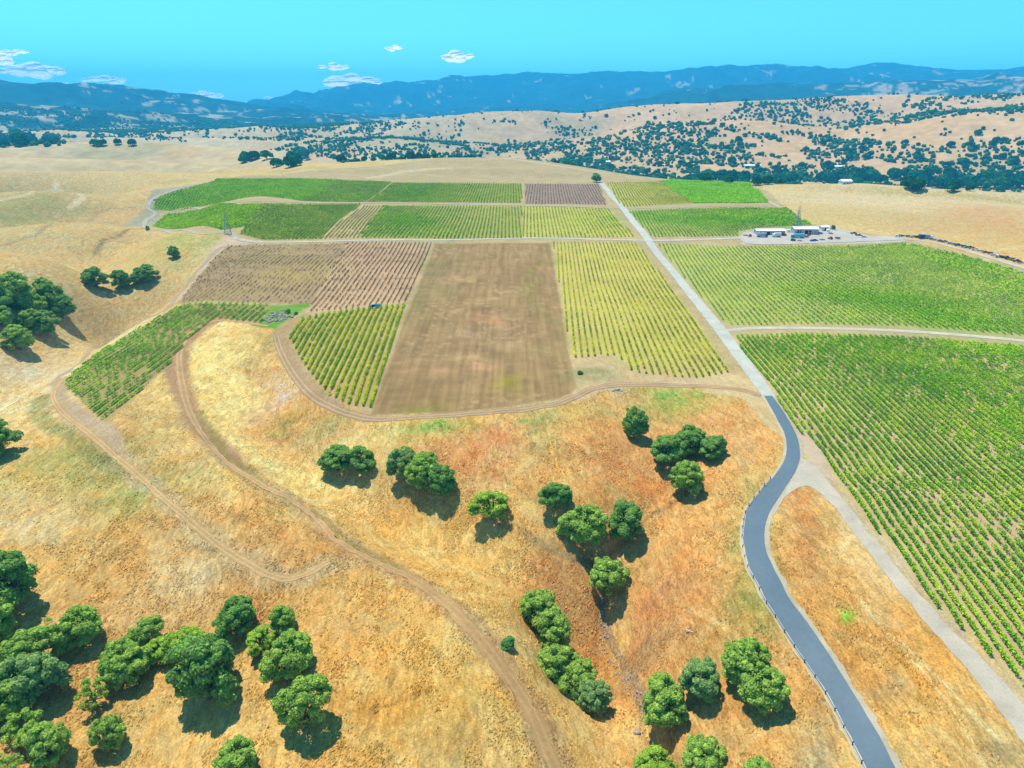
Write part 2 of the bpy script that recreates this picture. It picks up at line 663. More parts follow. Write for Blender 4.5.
M = {}
M['ground'] = mat_ground()
M['hills'] = mat_hills(0.035, 0.78, 1.22)
M['mount'] = mat_hills(0.012, 0.6, 1.4)
M['leaf'] = mat_leaf('oak_leaves', 0.34)
M['vine'] = mat_leaf('vine_leaves', 0.30)
M['track'] = mat_track()
M['gravel'] = mat_track('gravel', 0.86, 1.14, 2.2)
M['asphalt'] = mat_flat('asphalt', lin((110, 130, 140)) * 0.55, 0.55, 0, 0.07, 0.9, 0.35)
M['kerb'] = mat_flat('pale_kerb', A(214, 200, 170), 0.9, 0, 0.15, 2.0, 0.1)
M['bark'] = mat_flat('bark', (0.12, 0.09, 0.065), 0.95, 0, 0.3, 3.0, 0.1)
M['galv'] = mat_flat('galvanised_steel', (0.55, 0.57, 0.60), 0.45, 0.4, 0.08, 1.5, 0.5)
M['lattice'] = mat_flat('lattice_steel', (0.26, 0.31, 0.33), 0.6, 0.2, 0.08, 1.5, 0.3)
M['post'] = mat_flat('dark_post', (0.06, 0.06, 0.055), 0.8, 0, 0.2, 2.0, 0.2)
M['white'] = mat_flat('white_roofing', (0.82, 0.83, 0.84), 0.5, 0, 0.05, 0.5, 0.3)
M['bluewall'] = mat_flat('blue_grey_cladding', (0.34, 0.38, 0.44), 0.7, 0, 0.15, 0.7, 0.2)
M['palewall'] = mat_flat('pale_cladding', (0.62, 0.62, 0.60), 0.7, 0, 0.12, 0.7, 0.2)
M['dark'] = mat_flat('dark_opening', (0.02, 0.022, 0.03), 0.8, 0, 0.1, 1.0, 0.2)
M['rubber'] = mat_flat('rubber', (0.025, 0.025, 0.027), 0.85, 0, 0.1, 1.0, 0.2)
M['glass'] = mat_flat('vehicle_glass', (0.03, 0.045, 0.06), 0.1, 0, 0.02, 1.0, 0.6)
M['rock'] = mat_flat('grey_rock', (0.30, 0.24, 0.22), 0.95, 0, 0.3, 1.5, 0.1, 0.5)
M['tan_rock'] = mat_flat('pale_stone', (0.52, 0.45, 0.36), 0.95, 0, 0.3, 1.5, 0.1, 0.5)
for nm, c in dict(red=(0.55, 0.04, 0.03), blue=(0.03, 0.10, 0.38), navy=(0.02, 0.035, 0.10), silver=(0.5, 0.52, 0.55), carwhite=(0.8, 0.8, 0.8),
                  orange=(0.6, 0.16, 0.03), green=(0.03, 0.14, 0.05), grey=(0.18, 0.18, 0.19), cyan=(0.15, 0.42, 0.55), teal=(0.02, 0.22, 0.20), maroon=(0.22, 0.03, 0.03), cream=(0.7, 0.6, 0.42)).items():
    M[nm] = mat_flat('paint_' + nm, c, 0.35, 0, 0.05, 1.0, 0.5)

# ------------------------------------------------------------------ fields: outlines picked on the photograph, carried onto the ground
def poly_world(px):
    P = at([p[0] for p in px], [p[1] for p in px])
    return P[:, :2]


def sdist(X, Y, P):
    """signed distance to polygon outline, positive inside"""
    d2 = np.full(X.shape, 1e18)
    ins = np.zeros(X.shape, bool)
    n = len(P)
    for i in range(n):
        ax, ay = P[i]
        bx, by = P[(i + 1) % n]
        dx, dy = bx - ax, by - ay
        t = np.clip(((X - ax) * dx + (Y - ay) * dy) / (dx * dx + dy * dy + 1e-9), 0, 1)
        d2 = np.minimum(d2, (X - ax - t * dx) ** 2 + (Y - ay - t * dy) ** 2)
        cond = ((ay > Y) != (by > Y)) & (X < (bx - ax) * (Y - ay) / (by - ay + 1e-12) + ax)
        ins ^= cond
    d = np.sqrt(d2)
    return np.where(ins, d, -d)


def ldist(X, Y, P):
    d2 = np.full(X.shape, 1e18)
    for (ax, ay), (bx, by) in zip(P[:-1], P[1:]):
        dx, dy = bx - ax, by - ay
        t = np.clip(((X - ax) * dx + (Y - ay) * dy) / (dx * dx + dy * dy + 1e-9), 0, 1)
        d2 = np.minimum(d2, (X - ax - t * dx) ** 2 + (Y - ay - t * dy) ** 2)
    return np.sqrt(d2)


F_B1 = [(733, 337), (800, 335), (900, 338), (1024, 348), (1120, 356), (1120, 790), (1024, 694), (985, 650), (938, 608), (905, 560), (868, 522), (845, 492), (820, 455), (790, 420), (762, 378)]
F_B2 = [(658, 244), (740, 247), (860, 246), (905, 243), (960, 255), (1024, 273), (1120, 296), (1120, 349), (1024, 336), (960, 330), (900, 326), (800, 324), (727, 325)]
F_B3 = [(629, 212), (700, 209), (745, 208), (788, 208), (800, 219), (812, 225), (760, 228), (738, 231), (738, 236), (652, 237)]
F_B4a = [(607, 183), (660, 181.5), (694, 203.5), (622, 207.5)]
F_B4b = [(660, 181.5), (722, 181), (769, 202.5), (694, 203.5)]
F_B5 = [(553, 243), (637, 243), (662, 276), (700, 325), (730, 372), (700, 378), (655, 376), (632, 371), (617, 355), (571, 358)]
F_B6 = [(435, 243), (550, 243), (569, 357), (577, 388), (560, 399), (500, 408), (440, 413), (371, 415)]
F_B7 = [(303, 319), (330, 313), (407, 305), (397, 330), (371, 408), (350, 405), (328, 395), (308, 370), (289, 338)]
F_B8l = [(228, 246), (348, 243), (312, 303), (290, 304), (178, 304), (200, 275)]
F_B8r = [(348, 243), (434, 243), (409, 302), (330, 311), (309, 312), (312, 303)]
F_B9 = [(180, 306), (270, 305), (262, 323), (218, 319), (190, 338), (169, 366), (106, 424), (64, 386), (68, 379), (103, 351), (141, 328)]
F_B10t = [(363, 206), (384, 206), (359, 238), (320, 239)]
F_B10a = [(384, 206), (522, 207), (521, 238), (359, 238)]
F_B10b = [(524, 207), (609, 209), (634, 237), (523, 237)]
F_B11a = [(394, 183), (522, 184), (522, 203), (367, 202)]
F_B11b = [(525, 184), (599, 184), (607, 205), (525, 204)]
F_B12a = [(152, 209), (160, 197), (190, 188), (218, 179), (290, 178.5), (338, 180), (302, 201), (222, 202), (196, 207), (170, 211)]
F_B12b = [(338, 180), (393, 182), (365, 202), (302, 201)]
F_B13a = [(152, 226), (166, 214), (196, 210), (240, 205), (262, 204), (246, 226), (222, 230), (180, 229)]
F_B13b = [(262, 204), (361, 204), (319, 239), (262, 240), (240, 234), (246, 226)]

VINE_SOIL = (196, 176, 112)
FIELDS = [  # outline, soil colour, amount
    (F_B1, (212, 186, 130)), (F_B2, (192, 188, 112)), (F_B3, (182, 172, 112)), (F_B4a, (198, 186, 112)), (F_B4b, (104, 160, 14)),
    (F_B5, (212, 192, 118)), (F_B6, (170, 138, 92)), (F_B7, (198, 168, 108)), (F_B8l, (182, 152, 112)), (F_B8r, (210, 174, 130)),
    (F_B9, (178, 158, 100)), (F_B10t, (206, 180, 128)), (F_B10a, (178, 168, 98)), (F_B10b, (202, 190, 112)),
    (F_B11a, (158, 158, 84)), (F_B11b, (168, 142, 118)), (F_B12a, (124, 168, 30)), (F_B12b, (148, 158, 78)), (F_B13a, (120, 166, 28)), (F_B13b, (160, 162, 80)),
]
PADS = [  # dirt aprons round the fields: outline, colour, soil
    ([(396, 181), (425, 174), (480, 169), (540, 167), (600, 170), (650, 175), (705, 181.5), (600, 182.5), (520, 183.5)], (178, 178, 104)),
    ([(222, 178), (725, 180), (800, 221), (905, 239), (1120, 290), (1120, 790), (1024, 704), (800, 440), (755, 388), (640, 380), (577, 400), (500, 411), (372, 417), (300, 385), (280, 340), (262, 306), (178, 306), (225, 243), (226, 236), (180, 231), (150, 228), (155, 204), (170, 192)], (196, 172, 124)),
    ([(745, 231), (790, 228), (830, 225), (845, 230), (872, 236), (905, 236), (905, 241), (862, 243), (800, 244), (742, 244)], (206, 200, 190)),
    ([(155, 226), (120, 226), (145, 208), (152, 190), (222, 178), (216, 184), (160, 200)], (176, 168, 136)),
    ([(545, 242), (560, 360), (600, 357), (640, 374), (735, 372), (760, 392), (740, 392), (690, 386), (620, 385), (577, 400)], (214, 180, 136)),
    ([(262, 306), (312, 303), (292, 318), (276, 330), (250, 326)], (118, 160, 62)),
    ([(292, 318), (312, 312), (288, 336), (305, 372), (350, 410), (375, 414), (372, 420), (330, 412), (298, 385), (276, 350), (272, 333)], (184, 152, 112)),
    ([(60, 372), (50, 395), (66, 416), (112, 446), (138, 470), (112, 425), (72, 398)], (196, 168, 134)),
    ([(162, 372), (180, 342), (205, 318), (232, 317), (212, 325), (190, 345), (186, 372), (196, 412), (250, 470), (235, 470), (190, 430)], (178, 142, 108)),
    ([(780, 462), (800, 430), (830, 450), (880, 530), (1024, 690), (1024, 715), (930, 620), (850, 520), (812, 486)], (208, 182, 138)),
    ([(770, 400), (745, 372), (700, 378), (705, 392), (740, 398), (768, 425), (782, 440), (800, 440), (812, 470), (830, 470), (795, 420)], (216, 184, 132)),
    ([(225, 236), (248, 242), (215, 262), (180, 300), (168, 304), (205, 258)], (212, 182, 150)),
]

# patches of differently coloured grass and soil: x, y, rx, ry (picture px), colour, strength
BLOBS = [
    (20, 400, 60, 30, (232, 208, 160), .8), (90, 330, 110, 16, (226, 200, 150), .8), (210, 262, 30, 14, (236, 206, 156), .8), (120, 350, 40, 10, (216, 190, 160), .6), (40, 372, 60, 8, (228, 214, 184), .7),
    (70, 300, 60, 20, (198, 160, 104), .6), (60, 250, 90, 22, (206, 168, 112), .6), (200, 240, 30, 8, (148, 168, 92), .7), (185, 246, 40, 9, (150, 160, 88), .6), (130, 225, 34, 9, (206, 156, 104), .6),
    (30, 215, 30, 6, (150, 158, 90), .8), (60, 205, 26, 9, (172, 140, 98), .6), (20, 190, 80, 8, (198, 172, 128), .6), (10, 245, 50, 6, (188, 172, 124), .5),
    (120, 500, 90, 40, (206, 160, 98), .7), (60, 470, 60, 16, (168, 168, 84), .6), (130, 490, 22, 12, (158, 166, 84), .6), (95, 450, 30, 8, (150, 160, 80), .55), (170, 440, 50, 18, (170, 142, 94), .7), (190, 470, 40, 10, (150, 148, 86), .5), (160, 410, 40, 20, (196, 150, 96), .6),
    (205, 450, 24, 8, (222, 138, 84), .6), (180, 590, 46, 14, (226, 192, 140), .85), (165, 570, 14, 20, (226, 192, 140), .7), (10, 520, 22, 16, (226, 194, 146), .7), (50, 520, 20, 8, (222, 188, 138), .6), (280, 545, 56, 26, (192, 132, 78), .75), (235, 500, 40, 20, (210, 138, 80), .65),
    (218, 362, 32, 38, (250, 216, 140), .98), (238, 420, 32, 40, (250, 216, 136), .98), (330, 478, 84, 24, (248, 212, 134), .98), (450, 540, 80, 24, (236, 184, 100), .9), (520, 600, 60, 26, (228, 172, 90), .8),
    (254, 345, 8, 16, (150, 150, 80), .6), (272, 372, 18, 20, (214, 158, 100), .7), (270, 396, 14, 10, (216, 186, 164), .7), (290, 420, 40, 14, (214, 140, 84), .7), (255, 372, 6, 26, (196, 142, 90), .5),
    (340, 430, 40, 10, (226, 166, 104), .7), (300, 410, 14, 6, (140, 150, 76), .7), (336, 420, 22, 8, (146, 142, 84), .6), (437, 427, 30, 9, (106, 160, 60), .95), (548, 425, 18, 20, (150, 154, 86), .7), (590, 410, 20, 8, (160, 160, 90), .5),
    (480, 440, 60, 18, (216, 128, 84), .85), (470, 470, 60, 20, (220, 146, 88), .7), (640, 470, 60, 30, (222, 138, 82), .8), (720, 430, 50, 24, (228, 148, 90), .8), (745, 470, 30, 30, (236, 176, 110), .7), (620, 400, 50, 8, (214, 156, 106), .6),
    (665, 396, 34, 8, (110, 166, 62), .95), (655, 408, 20, 8, (140, 156, 76), .7), (600, 372, 22, 9, (110, 128, 78), .9), (580, 386, 12, 12, (216, 168, 112), .7), (617, 390, 10, 5, (170, 156, 150), .7),
    (700, 620, 90, 50, (216, 140, 76), .8), (640, 620, 30, 40, (218, 138, 84), .7), (660, 590, 60, 20, (210, 134, 82), .6), (640, 660, 30, 14, (166, 132, 92), .7), (740, 560, 18, 50, (150, 152, 82), .65), (745, 590, 14, 12, (132, 156, 70), .7), (755, 510, 8, 20, (142, 150, 80), .6), (700, 520, 50, 30, (228, 158, 88), .7),
    (560, 560, 30, 20, (218, 148, 88), .6), (570, 600, 40, 16, (206, 140, 86), .5), (605, 650, 10, 40, (236, 190, 116), .8), (635, 735, 40, 14, (232, 184, 108), .7),
    (380, 620, 80, 40, (226, 168, 88), .8), (430, 690, 70, 40, (222, 160, 70), .8), (350, 700, 40, 40, (214, 156, 78), .7), (480, 720, 40, 30, (202, 156, 80), .6), (330, 620, 50, 20, (224, 166, 100), .6), (420, 740, 50, 20, (190, 150, 80), .5), (250, 600, 40, 20, (204, 146, 80), .6), (100, 740, 60, 30, (200, 150, 80), .6),
    (800, 520, 12, 40, (204, 128, 74), .8), (812, 560, 14, 22, (160, 124, 98), .75), (850, 590, 50, 40, (222, 158, 84), .8), (880, 580, 16, 50, (240, 204, 146), .8), (900, 640, 50, 40, (222, 152, 70), .8), (940, 700, 50, 40, (224, 156, 66), .85), (960, 690, 20, 40, (236, 194, 124), .7), (830, 650, 30, 30, (206, 140, 66), .7), (885, 685, 10, 8, (140, 138, 116), .6), (975, 750, 20, 16, (154, 134, 96), .7), (850, 535, 10, 20, (238, 200, 140), .7),
    (815, 730, 16, 40, (150, 140, 110), .7), (640, 745, 60, 10, (230, 180, 110), .6),
    (900, 215, 120, 12, (216, 184, 130), .7), (900, 200, 120, 8, (226, 204, 166), .8), (980, 230, 60, 12, (206, 158, 96), .6), (830, 215, 40, 8, (196, 172, 104), .5), (1000, 215, 30, 8, (214, 150, 96), .6),
    (600, 172, 110, 5, (178, 178, 102), .9), (540, 180, 60, 3, (178, 178, 102), .8), (480, 168, 60, 4, (222, 196, 150), .7), (640, 177, 60, 2.5, (176, 176, 98), .8), (430, 178, 50, 4, (168, 170, 94), .8), (437, 180, 12, 3, (214, 176, 120), .8),
    (838, 613, 5, 4, (110, 190, 40), .8), (822, 558, 4, 4, (150, 150, 60), .5),
]
FIELD_BLOBS = [
    (602, 371, 20, 8, (104, 134, 78), .95), (580, 388, 8, 8, (206, 170, 110), .7),
     # bare patches and yellow weeds on the brown field and others
    (480, 360, 14, 4, (214, 178, 122), .8), (490, 371, 12, 6, (222, 168, 120), .9), (445, 337, 16, 4, (206, 172, 128), .7), (470, 275, 10, 2.5, (212, 176, 120), .8), (502, 297, 6, 2, (214, 180, 126), .8), (482, 320, 10, 5, (222, 160, 112), .85), (515, 345, 16, 4, (206, 176, 120), .7),
    (520, 386, 14, 9, (170, 160, 50), .8), (430, 402, 18, 5, (160, 156, 60), .7), (545, 262, 5, 26, (150, 146, 70), .6), (548, 310, 5, 20, (150, 150, 80), .5), (438, 262, 10, 20, (136, 136, 84), .6), (425, 300, 8, 22, (140, 136, 84), .6),
    (416, 358, 10, 3, (204, 166, 116), .8), (450, 375, 12, 3, (206, 156, 110), .8), (405, 374, 12, 2.5, (206, 160, 112), .7), (530, 350, 20, 6, (186, 156, 104), .5), (450, 385, 40, 6, (164, 130, 88), .5), (395, 385, 10, 10, (146, 132, 84), .5), (480, 340, 60, 30, (158, 128, 94), .4),
    (270, 255, 50, 8, (170, 160, 90), .5), (290, 275, 20, 8, (196, 172, 70), .5), (240, 292, 40, 6, (180, 162, 90), .45), (370, 258, 30, 8, (176, 134, 120), .4), (330, 270, 14, 8, (190, 170, 96), .4),
    (960, 440, 80, 50, (214, 184, 140), .5), (1000, 300, 60, 8, (178, 168, 112), .4), (900, 300, 60, 14, (118, 168, 44), .6), (960, 318, 50, 7, (112, 170, 36), .75), (830, 290, 70, 8, (130, 172, 50), .5), (870, 320, 80, 3, (120, 160, 60), .4), (960, 262, 50, 7, (140, 172, 60), .5),
    (690, 220, 60, 3, (106, 172, 40), .9), (760, 221, 40, 4, (100, 172, 36), .9), (640, 213, 14, 3, (110, 168, 50), .6),
    (640, 340, 50, 20, (196, 186, 92), .4), (660, 368, 50, 8, (214, 178, 132), .6), (700, 350, 20, 20, (206, 176, 124), .5), (410, 225, 40, 10, (108, 160, 40), .5), (470, 222, 20, 12, (198, 170, 110), .5),
    (430, 192, 30, 8, (110, 160, 40), .5),
]
LINES = [  # worn lines painted in the soil or grass: points, half width m, colour, strength, feather
    ([(60, 388), (50, 400), (66, 418), (100, 440), (140, 476), (190, 522), (235, 556), (275, 578), (300, 578), (330, 562), (350, 562)], 2.2, (196, 164, 122), .6, 2.5),
    ([(215, 320), (190, 333), (178, 352), (182, 385), (192, 420), (215, 450), (255, 480), (300, 505), (325, 527), (345, 545)], 2.6, (186, 144, 100), .7, 2.5),
    ([(345, 545), (390, 568), (430, 590), (470, 625), (500, 660), (530, 705), (555, 768), (570, 800)], 2.8, (186, 142, 98), .7, 2.2),
    ([(200, 412), (225, 455), (265, 487), (310, 512), (350, 545), (400, 568)], 1.0, (140, 132, 70), .5, 1.5),
    ([(0, 246), (39, 234), (98, 211), (137, 207)], 1.6, (176, 150, 110), .8, 1.5),
    ([(145, 228), (120, 236), (103, 240), (95, 254)], 1.2, (120, 112, 84), .7, 1.5),
    ([(0, 200), (30, 194), (56, 180)], 1.5, (228, 208, 170), .7, 2.5), ([(70, 208), (84, 198), (80, 194), (60, 190)], 2, (226, 206, 170), .7, 3),
    ([(0, 412), (40, 386), (100, 350), (160, 312)], 2, (232, 210, 164), .6, 5),
    ([(40, 398), (36, 412), (50, 425), (90, 450), (120, 470)], 1.2, (132, 140, 84), .6, 3),
    ([(600, 600), (604, 625), (622, 660), (640, 690), (645, 720)], .5, (170, 140, 112), .7, .8),
    ([(520, 530), (545, 546), (575, 560), (600, 566)], .4, (160, 126, 90), .6, .7), ([(690, 492), (650, 515), (620, 545), (608, 560)], .4, (150, 110, 70), .6, .7),
    ([(470, 505), (530, 540), (560, 565)], .4, (188, 144, 92), .5, .6),
    ([(900, 640), (960, 700), (1000, 740)], .25, (238, 204, 140), .7, .4), ([(860, 600), (920, 668), (960, 720), (985, 768)], .25, (238, 204, 140), .6, .4),
    ([(690, 610), (740, 640), (800, 700)], .25, (238, 200, 136), .35, .5), ([(430, 690), (390, 705), (350, 712)], .3, (170, 128, 60), .5, .6),
    ([(500, 158), (560, 166), (640, 178)], 3, (228, 206, 164), .6, 6), ([(450, 168), (400, 172), (370, 178)], 3, (230, 208, 166), .6, 8),
    ([(805, 222), (860, 228), (905, 236), (905, 238)], 2, (222, 196, 140), .6, 2), ([(1024, 246), (990, 252), (985, 262)], 1.5, (228, 200, 146), .7, 1.2),
    ([(880, 190), (950, 194), (1024, 203)], 2, (190, 170, 96), .5, 5),
]


BLOBS.sort(key=lambda b: b[4][1] > b[4][0])


def ground_paint(X, Y):
    n = len(X)
    r = np.hypot(X, Y)
    az = np.arctan2(X, Y)
    wx = X + 9 * fbm(X, Y, 28, 3, 101) * np.clip(r / 250, .5, 4)
    wy = Y + 9 * fbm(X, Y, 28, 3, 131) * np.clip(r / 250, .5, 4)
    k = sstep(430, 800, r)[:, None]
    near_c = A(228, 178, 104)
    far_c = A(218, 188, 124)
    col = near_c[None] * (1 - k) + far_c[None] * k
    n1 = fbm(X, Y, 34, 4, 7)[:, None]
    n2 = fbm(X, Y, 9, 3, 77)[:, None]
    n3 = fbm(X, Y, 60, 3, 177)[:, None]

    def blend(c, f):
        nonlocal col
        f = np.clip(f, 0, 1)
        col = col * (1 - f) + np.asarray(c)[None] * f
    blend(A(212, 144, 80), sstep(.1, .6, n1) * .4 * (1 - .6 * k))
    blend(A(236, 196, 124), sstep(.1, .6, -n1) * .6)
    blend(A(176, 134, 78), sstep(.25, .7, n2) * .4 * (1 - k * .6))
    blend(A(164, 156, 92), sstep(.3, .7, n3) * .3)
    soil = np.zeros(n)
    order = []

    def do_blobs(lst, mask=None):
        B = at([b[0] for b in lst], [b[1] for b in lst])
        nonlocal col
        for b, p in zip(lst, B):
            rr = math.hypot(p[0], p[1])
            slant = math.hypot(rr, CAMZ - p[2])
            rx = b[2] * slant / FPX
            ry = b[3] * slant / FPX / max(0.06, (CAMZ - p[2]) / slant)
            ca, sa = p[1] / rr, p[0] / rr
            m = np.abs(X - p[0]) + np.abs(Y - p[1]) < 3.5 * (rx + ry)
            if mask is not None:
                m &= mask
            if not m.any():
                continue
            dx, dy = wx[m] - p[0], wy[m] - p[1]
            u, v = dx * ca - dy * sa, dx * sa + dy * ca
            q = (u / rx) ** 2 + (v / ry) ** 2
            q = q * (1 + .5 * n2[m, 0])
            f = (b[5] * np.exp(-q * 0.75))
            f = f * (.75 + .35 * fbm(X[m], Y[m], 5, 2, 55))
            if rr < 330:
                sp_ = vnoise(X[m] / .9, Y[m] / .9, 71) * .6 + vnoise(X[m] / 2.3, Y[m] / 2.3, 72) * .4
                f = f * ((.35 + 1.5 * sstep(.35, .65, sp_)) if b[4][2] > 150 else (.85 + .4 * sstep(.35, .65, sp_)))
            f = np.clip(f, 0, 1)[:, None]
            col[m] = col[m] * (1 - f) + A(*b[4])[None] * f
    inn = r < 1600
    do_blobs(BLOBS, inn)

    def do_poly(P, c, feather, wob, soilv=1.0):
        nonlocal col
        m = (X > P[:, 0].min() - 10) & (X < P[:, 0].max() + 10) & (Y > P[:, 1].min() - 10) & (Y < P[:, 1].max() + 10)
        if not m.any():
            return
        s = sdist(X[m], Y[m], P) + wob * n2[m, 0]
        f = sstep(-feather, feather, s)
        c = A(*c) if isinstance(c, tuple) else c
        col[m] = col[m] * (1 - f[:, None]) + c[None] * f[:, None]
        soil[m] = np.maximum(soil[m], f * soilv)
        order.append(1)
    for pp, c in PADS:
        do_poly(poly_world(pp), c, 1.6, 1.6, .55)
    for i, (pp, c) in enumerate(FIELDS):
        P = poly_world(pp)
        do_poly(P, c, .8, .5)
    # variety inside the fields
    fm = soil > .5
    fcol = col[fm]
    a = fbm(X[fm], Y[fm], 14, 3, 301)[:, None]
    fcol = fcol * (1 + .10 * a)
    col[fm] = fcol
    do_blobs(FIELD_BLOBS, fm)
    # tilling marks along the brown field
    P6 = poly_world(F_B6)
    m = (X > P6[:, 0].min()) & (X < P6[:, 0].max()) & (Y > P6[:, 1].min()) & (Y < P6[:, 1].max())
    s = sstep(0, 2, sdist(X[m], Y[m], P6))
    st = fbm(X[m] * 1.0, Y[m] * 0.05, 1.3, 2, 401) * .20 + fbm(X[m] * .6, Y[m], 3.2, 3, 411) * .10
    col[m] *= (1 + st * s)[:, None]
    pt = sstep(.25, .6, fbm(X[m] * .5, Y[m], 1.6, 3, 421)) * sstep(-.3, .5, fbm(X[m], Y[m], 30, 2, 431)) * s * .55
    col[m] = col[m] * (1 - pt[:, None]) + A(204, 172, 124)[None] * pt[:, None]
    # cross lines on the bare vine block
    for yy in (250, 256.5, 263.5, 271, 280.5, 291):
        P = at([228 - (yy - 245), 290, 350, 430 - (yy - 245) * .4], [yy, yy - .5, yy - 1, yy - 2.5])[:, :2]
        mm = (Y > P[:, 1].min() - 6) & (Y < P[:, 1].max() + 6) & (X > P[:, 0].min()) & (X < P[:, 0].max())
        d = ldist(X[mm], Y[mm], P)
        f = (.6 * np.exp(-(d / 1.5) ** 2))[:, None] * (.6 + .5 * n2[mm])
        col[mm] = col[mm] * (1 - f) + A(112, 92, 92)[None] * f
    for pts, hw, c, stg, fe in LINES:
        P = at([p[0] for p in pts], [p[1] for p in pts])[:, :2]
        mm = (X > P[:, 0].min() - 20) & (X < P[:, 0].max() + 20) & (Y > P[:, 1].min() - 20) & (Y < P[:, 1].max() + 20)
        d = ldist(X[mm], Y[mm], P) + .8 * fe * n2[mm, 0] * .6
        f = (stg * (1 - sstep(hw, hw + fe, d)))[:, None]
        col[mm] = col[mm] * (1 - f) + A(*c)[None] * f
    col = col * (1 + (1 - soil)[:, None] * (1 - .5 * k) * np.array([.0, .10, .10])[None])
    return np.clip(col, .01, .9), soil


def in_region(px, py, poly):
    x, y = px, py
    ins = np.zeros(x.shape, bool)
    n = len(poly)
    for i in range(n):
        ax, ay = poly[i]
        bx, by = poly[(i + 1) % n]
        ins ^= ((ay > y) != (by > y)) & (x < (bx - ax) * (y - ay) / (by - ay + 1e-12) + ax)
    return ins


def hill_paint(X, Y, Z):
    r = np.hypot(X, Y)
    n1 = fbm(X, Y, 260, 4, 501)[:, None]
    n2 = fbm(X, Y, 70, 3, 511)[:, None]
    az = np.degrees(np.arctan2(X, Y))[:, None]
    right = sstep(-8, 6, az)
    c0 = A(226, 184, 132) * right + A(216, 190, 140) * (1 - right)
    c = c0 * (1 + .12 * n1)
    f = sstep(.1, .6, n2) * .5
    c = c * (1 - f) + A(220, 172, 112)[None] * f
    f = sstep(.15, .6, -n1) * .35
    c = c * (1 - f) + A(172, 170, 118)[None] * f
    v = sstep(-42, -56, Z)[:, None] * sstep(1300, 1500, r)[:, None] * (1 - sstep(2400, 2800, r)[:, None])
    c = c * (1 - .5 * v) + A(196, 178, 130)[None] * .5 * v
    return np.clip(c, .01, .9)


def mount_paint(X, Y, Z):
    n1 = fbm(X, Y, 520, 5, 601)[:, None]
    n2 = fbm(X, Y, 130, 4, 611)[:, None]
    az = np.degrees(np.arctan2(X, Y))[:, None]
    r = np.hypot(X, Y)[:, None]
    open_ = -.04 + .12 * sstep(-14, -24, az) * sstep(8500, 7500, r) + .50 * sstep(16, 30, az) * sstep(8500, 7500, r) + .25 * (r < 5400)
    n3 = fbm(X, Y, 45, 3, 621)[:, None]
    f = sstep(.36, .5, n1 * .42 + n2 * .55 + n3 * .45 + open_ - .12)
    forest = np.array([.014, .045, .045])[None] * (1 + .45 * n2)
    grass = A(184, 166, 134)[None] * (1 + .1 * n1)
    return np.clip(forest * (1 - f) + grass * f, .008, .9)


# the ground sheet: one polar net round the viewpoint, out to the far mountains
az_f = np.radians(np.arange(-47.5, 47.51, 0.13))
az_s = np.radians(np.arange(49.0, 181.0, 4.09))
AZ = np.concatenate([-az_s[::-1], az_f, az_s])
rr = [4.0, 15, 26, 36, 45, 52, 58]
q = 62.0
while q < 1300:
    rr.append(q)
    q += min(5.0, (q * q + 1e4) / 1e2 * .0021)
n_near = len(rr)
while q < 14400:
    rr.append(q)
    q *= 1.0085
RR = np.array(rr)
k_hill = int(np.searchsorted(RR, 1300))
k_mt = int(np.searchsorted(RR, 4100))


def net(k0, k1):
    r_ = RR[k0:k1 + 1] if k1 + 1 <= len(RR) else RR[k0:]
    Rg, Ag = np.meshgrid(r_, AZ, indexing='ij')
    X = (Rg * np.sin(Ag)).ravel()
    Y = (Rg * np.cos(Ag)).ravel()
    Z = H(X, Y)
    nr, na = Rg.shape
    i = np.arange(nr - 1)[:, None] * na + np.arange(na - 1)[None]
    F = np.stack([i, i + 1, i + na + 1, i + na], -1).reshape(-1, 4)[:, ::-1]
    return X, Y, Z, F


X, Y, Z, F = net(0, k_hill)
c, soil = ground_paint(X, Y)
tag(link('ground', mesh_np('ground', np.stack([X, Y, Z], 1), F, c, M['ground'], {'Soil': soil}, True)), kind='structure')
X, Y, Z, F = net(k_hill, k_mt)
tag(link('hills', mesh_np('hills', np.stack([X, Y, Z], 1), F, hill_paint(X, Y, Z), M['hills'], None, True)), kind='structure')
X, Y, Z, F = net(k_mt, len(RR) - 1)
tag(link('mountains', mesh_np('mountains', np.stack([X, Y, Z], 1), F, mount_paint(X, Y, Z), M['mount'], None, True)), kind='structure')

# ------------------------------------------------------------------ roads, tracks and paths
def smooth_line(P, step=1.5):
    """Catmull-Rom through plan points -> dense points and parameter"""
    P = np.asarray(P, float)
    Q = np.vstack([2 * P[0] - P[1], P, 2 * P[-1] - P[-2]])
    out = []
    for i in range(1, len(Q) - 2):
        L = np.linalg.norm(Q[i + 1] - Q[i])
        n = max(2, int(L / step))
        t = np.linspace(0, 1, n, endpoint=False)[:, None]
        a, b, c_, d = Q[i - 1], Q[i], Q[i + 1], Q[i + 2]
        out.append(.5 * ((2 * b) + (-a + c_) * t + (2 * a - 5 * b + 4 * c_ - d) * t ** 2 + (-a + 3 * b - 3 * c_ + d) * t ** 3))
    out.append(P[-1][None])
    return np.vstack(out)


def resample(P, n):
    d = np.concatenate([[0], np.cumsum(np.linalg.norm(np.diff(P, axis=0), axis=1))])
    s = np.linspace(0, d[-1], n)
    return np.stack([np.interp(s, d, P[:, 0]), np.interp(s, d, P[:, 1])], 1)


KEEP_OUT = []


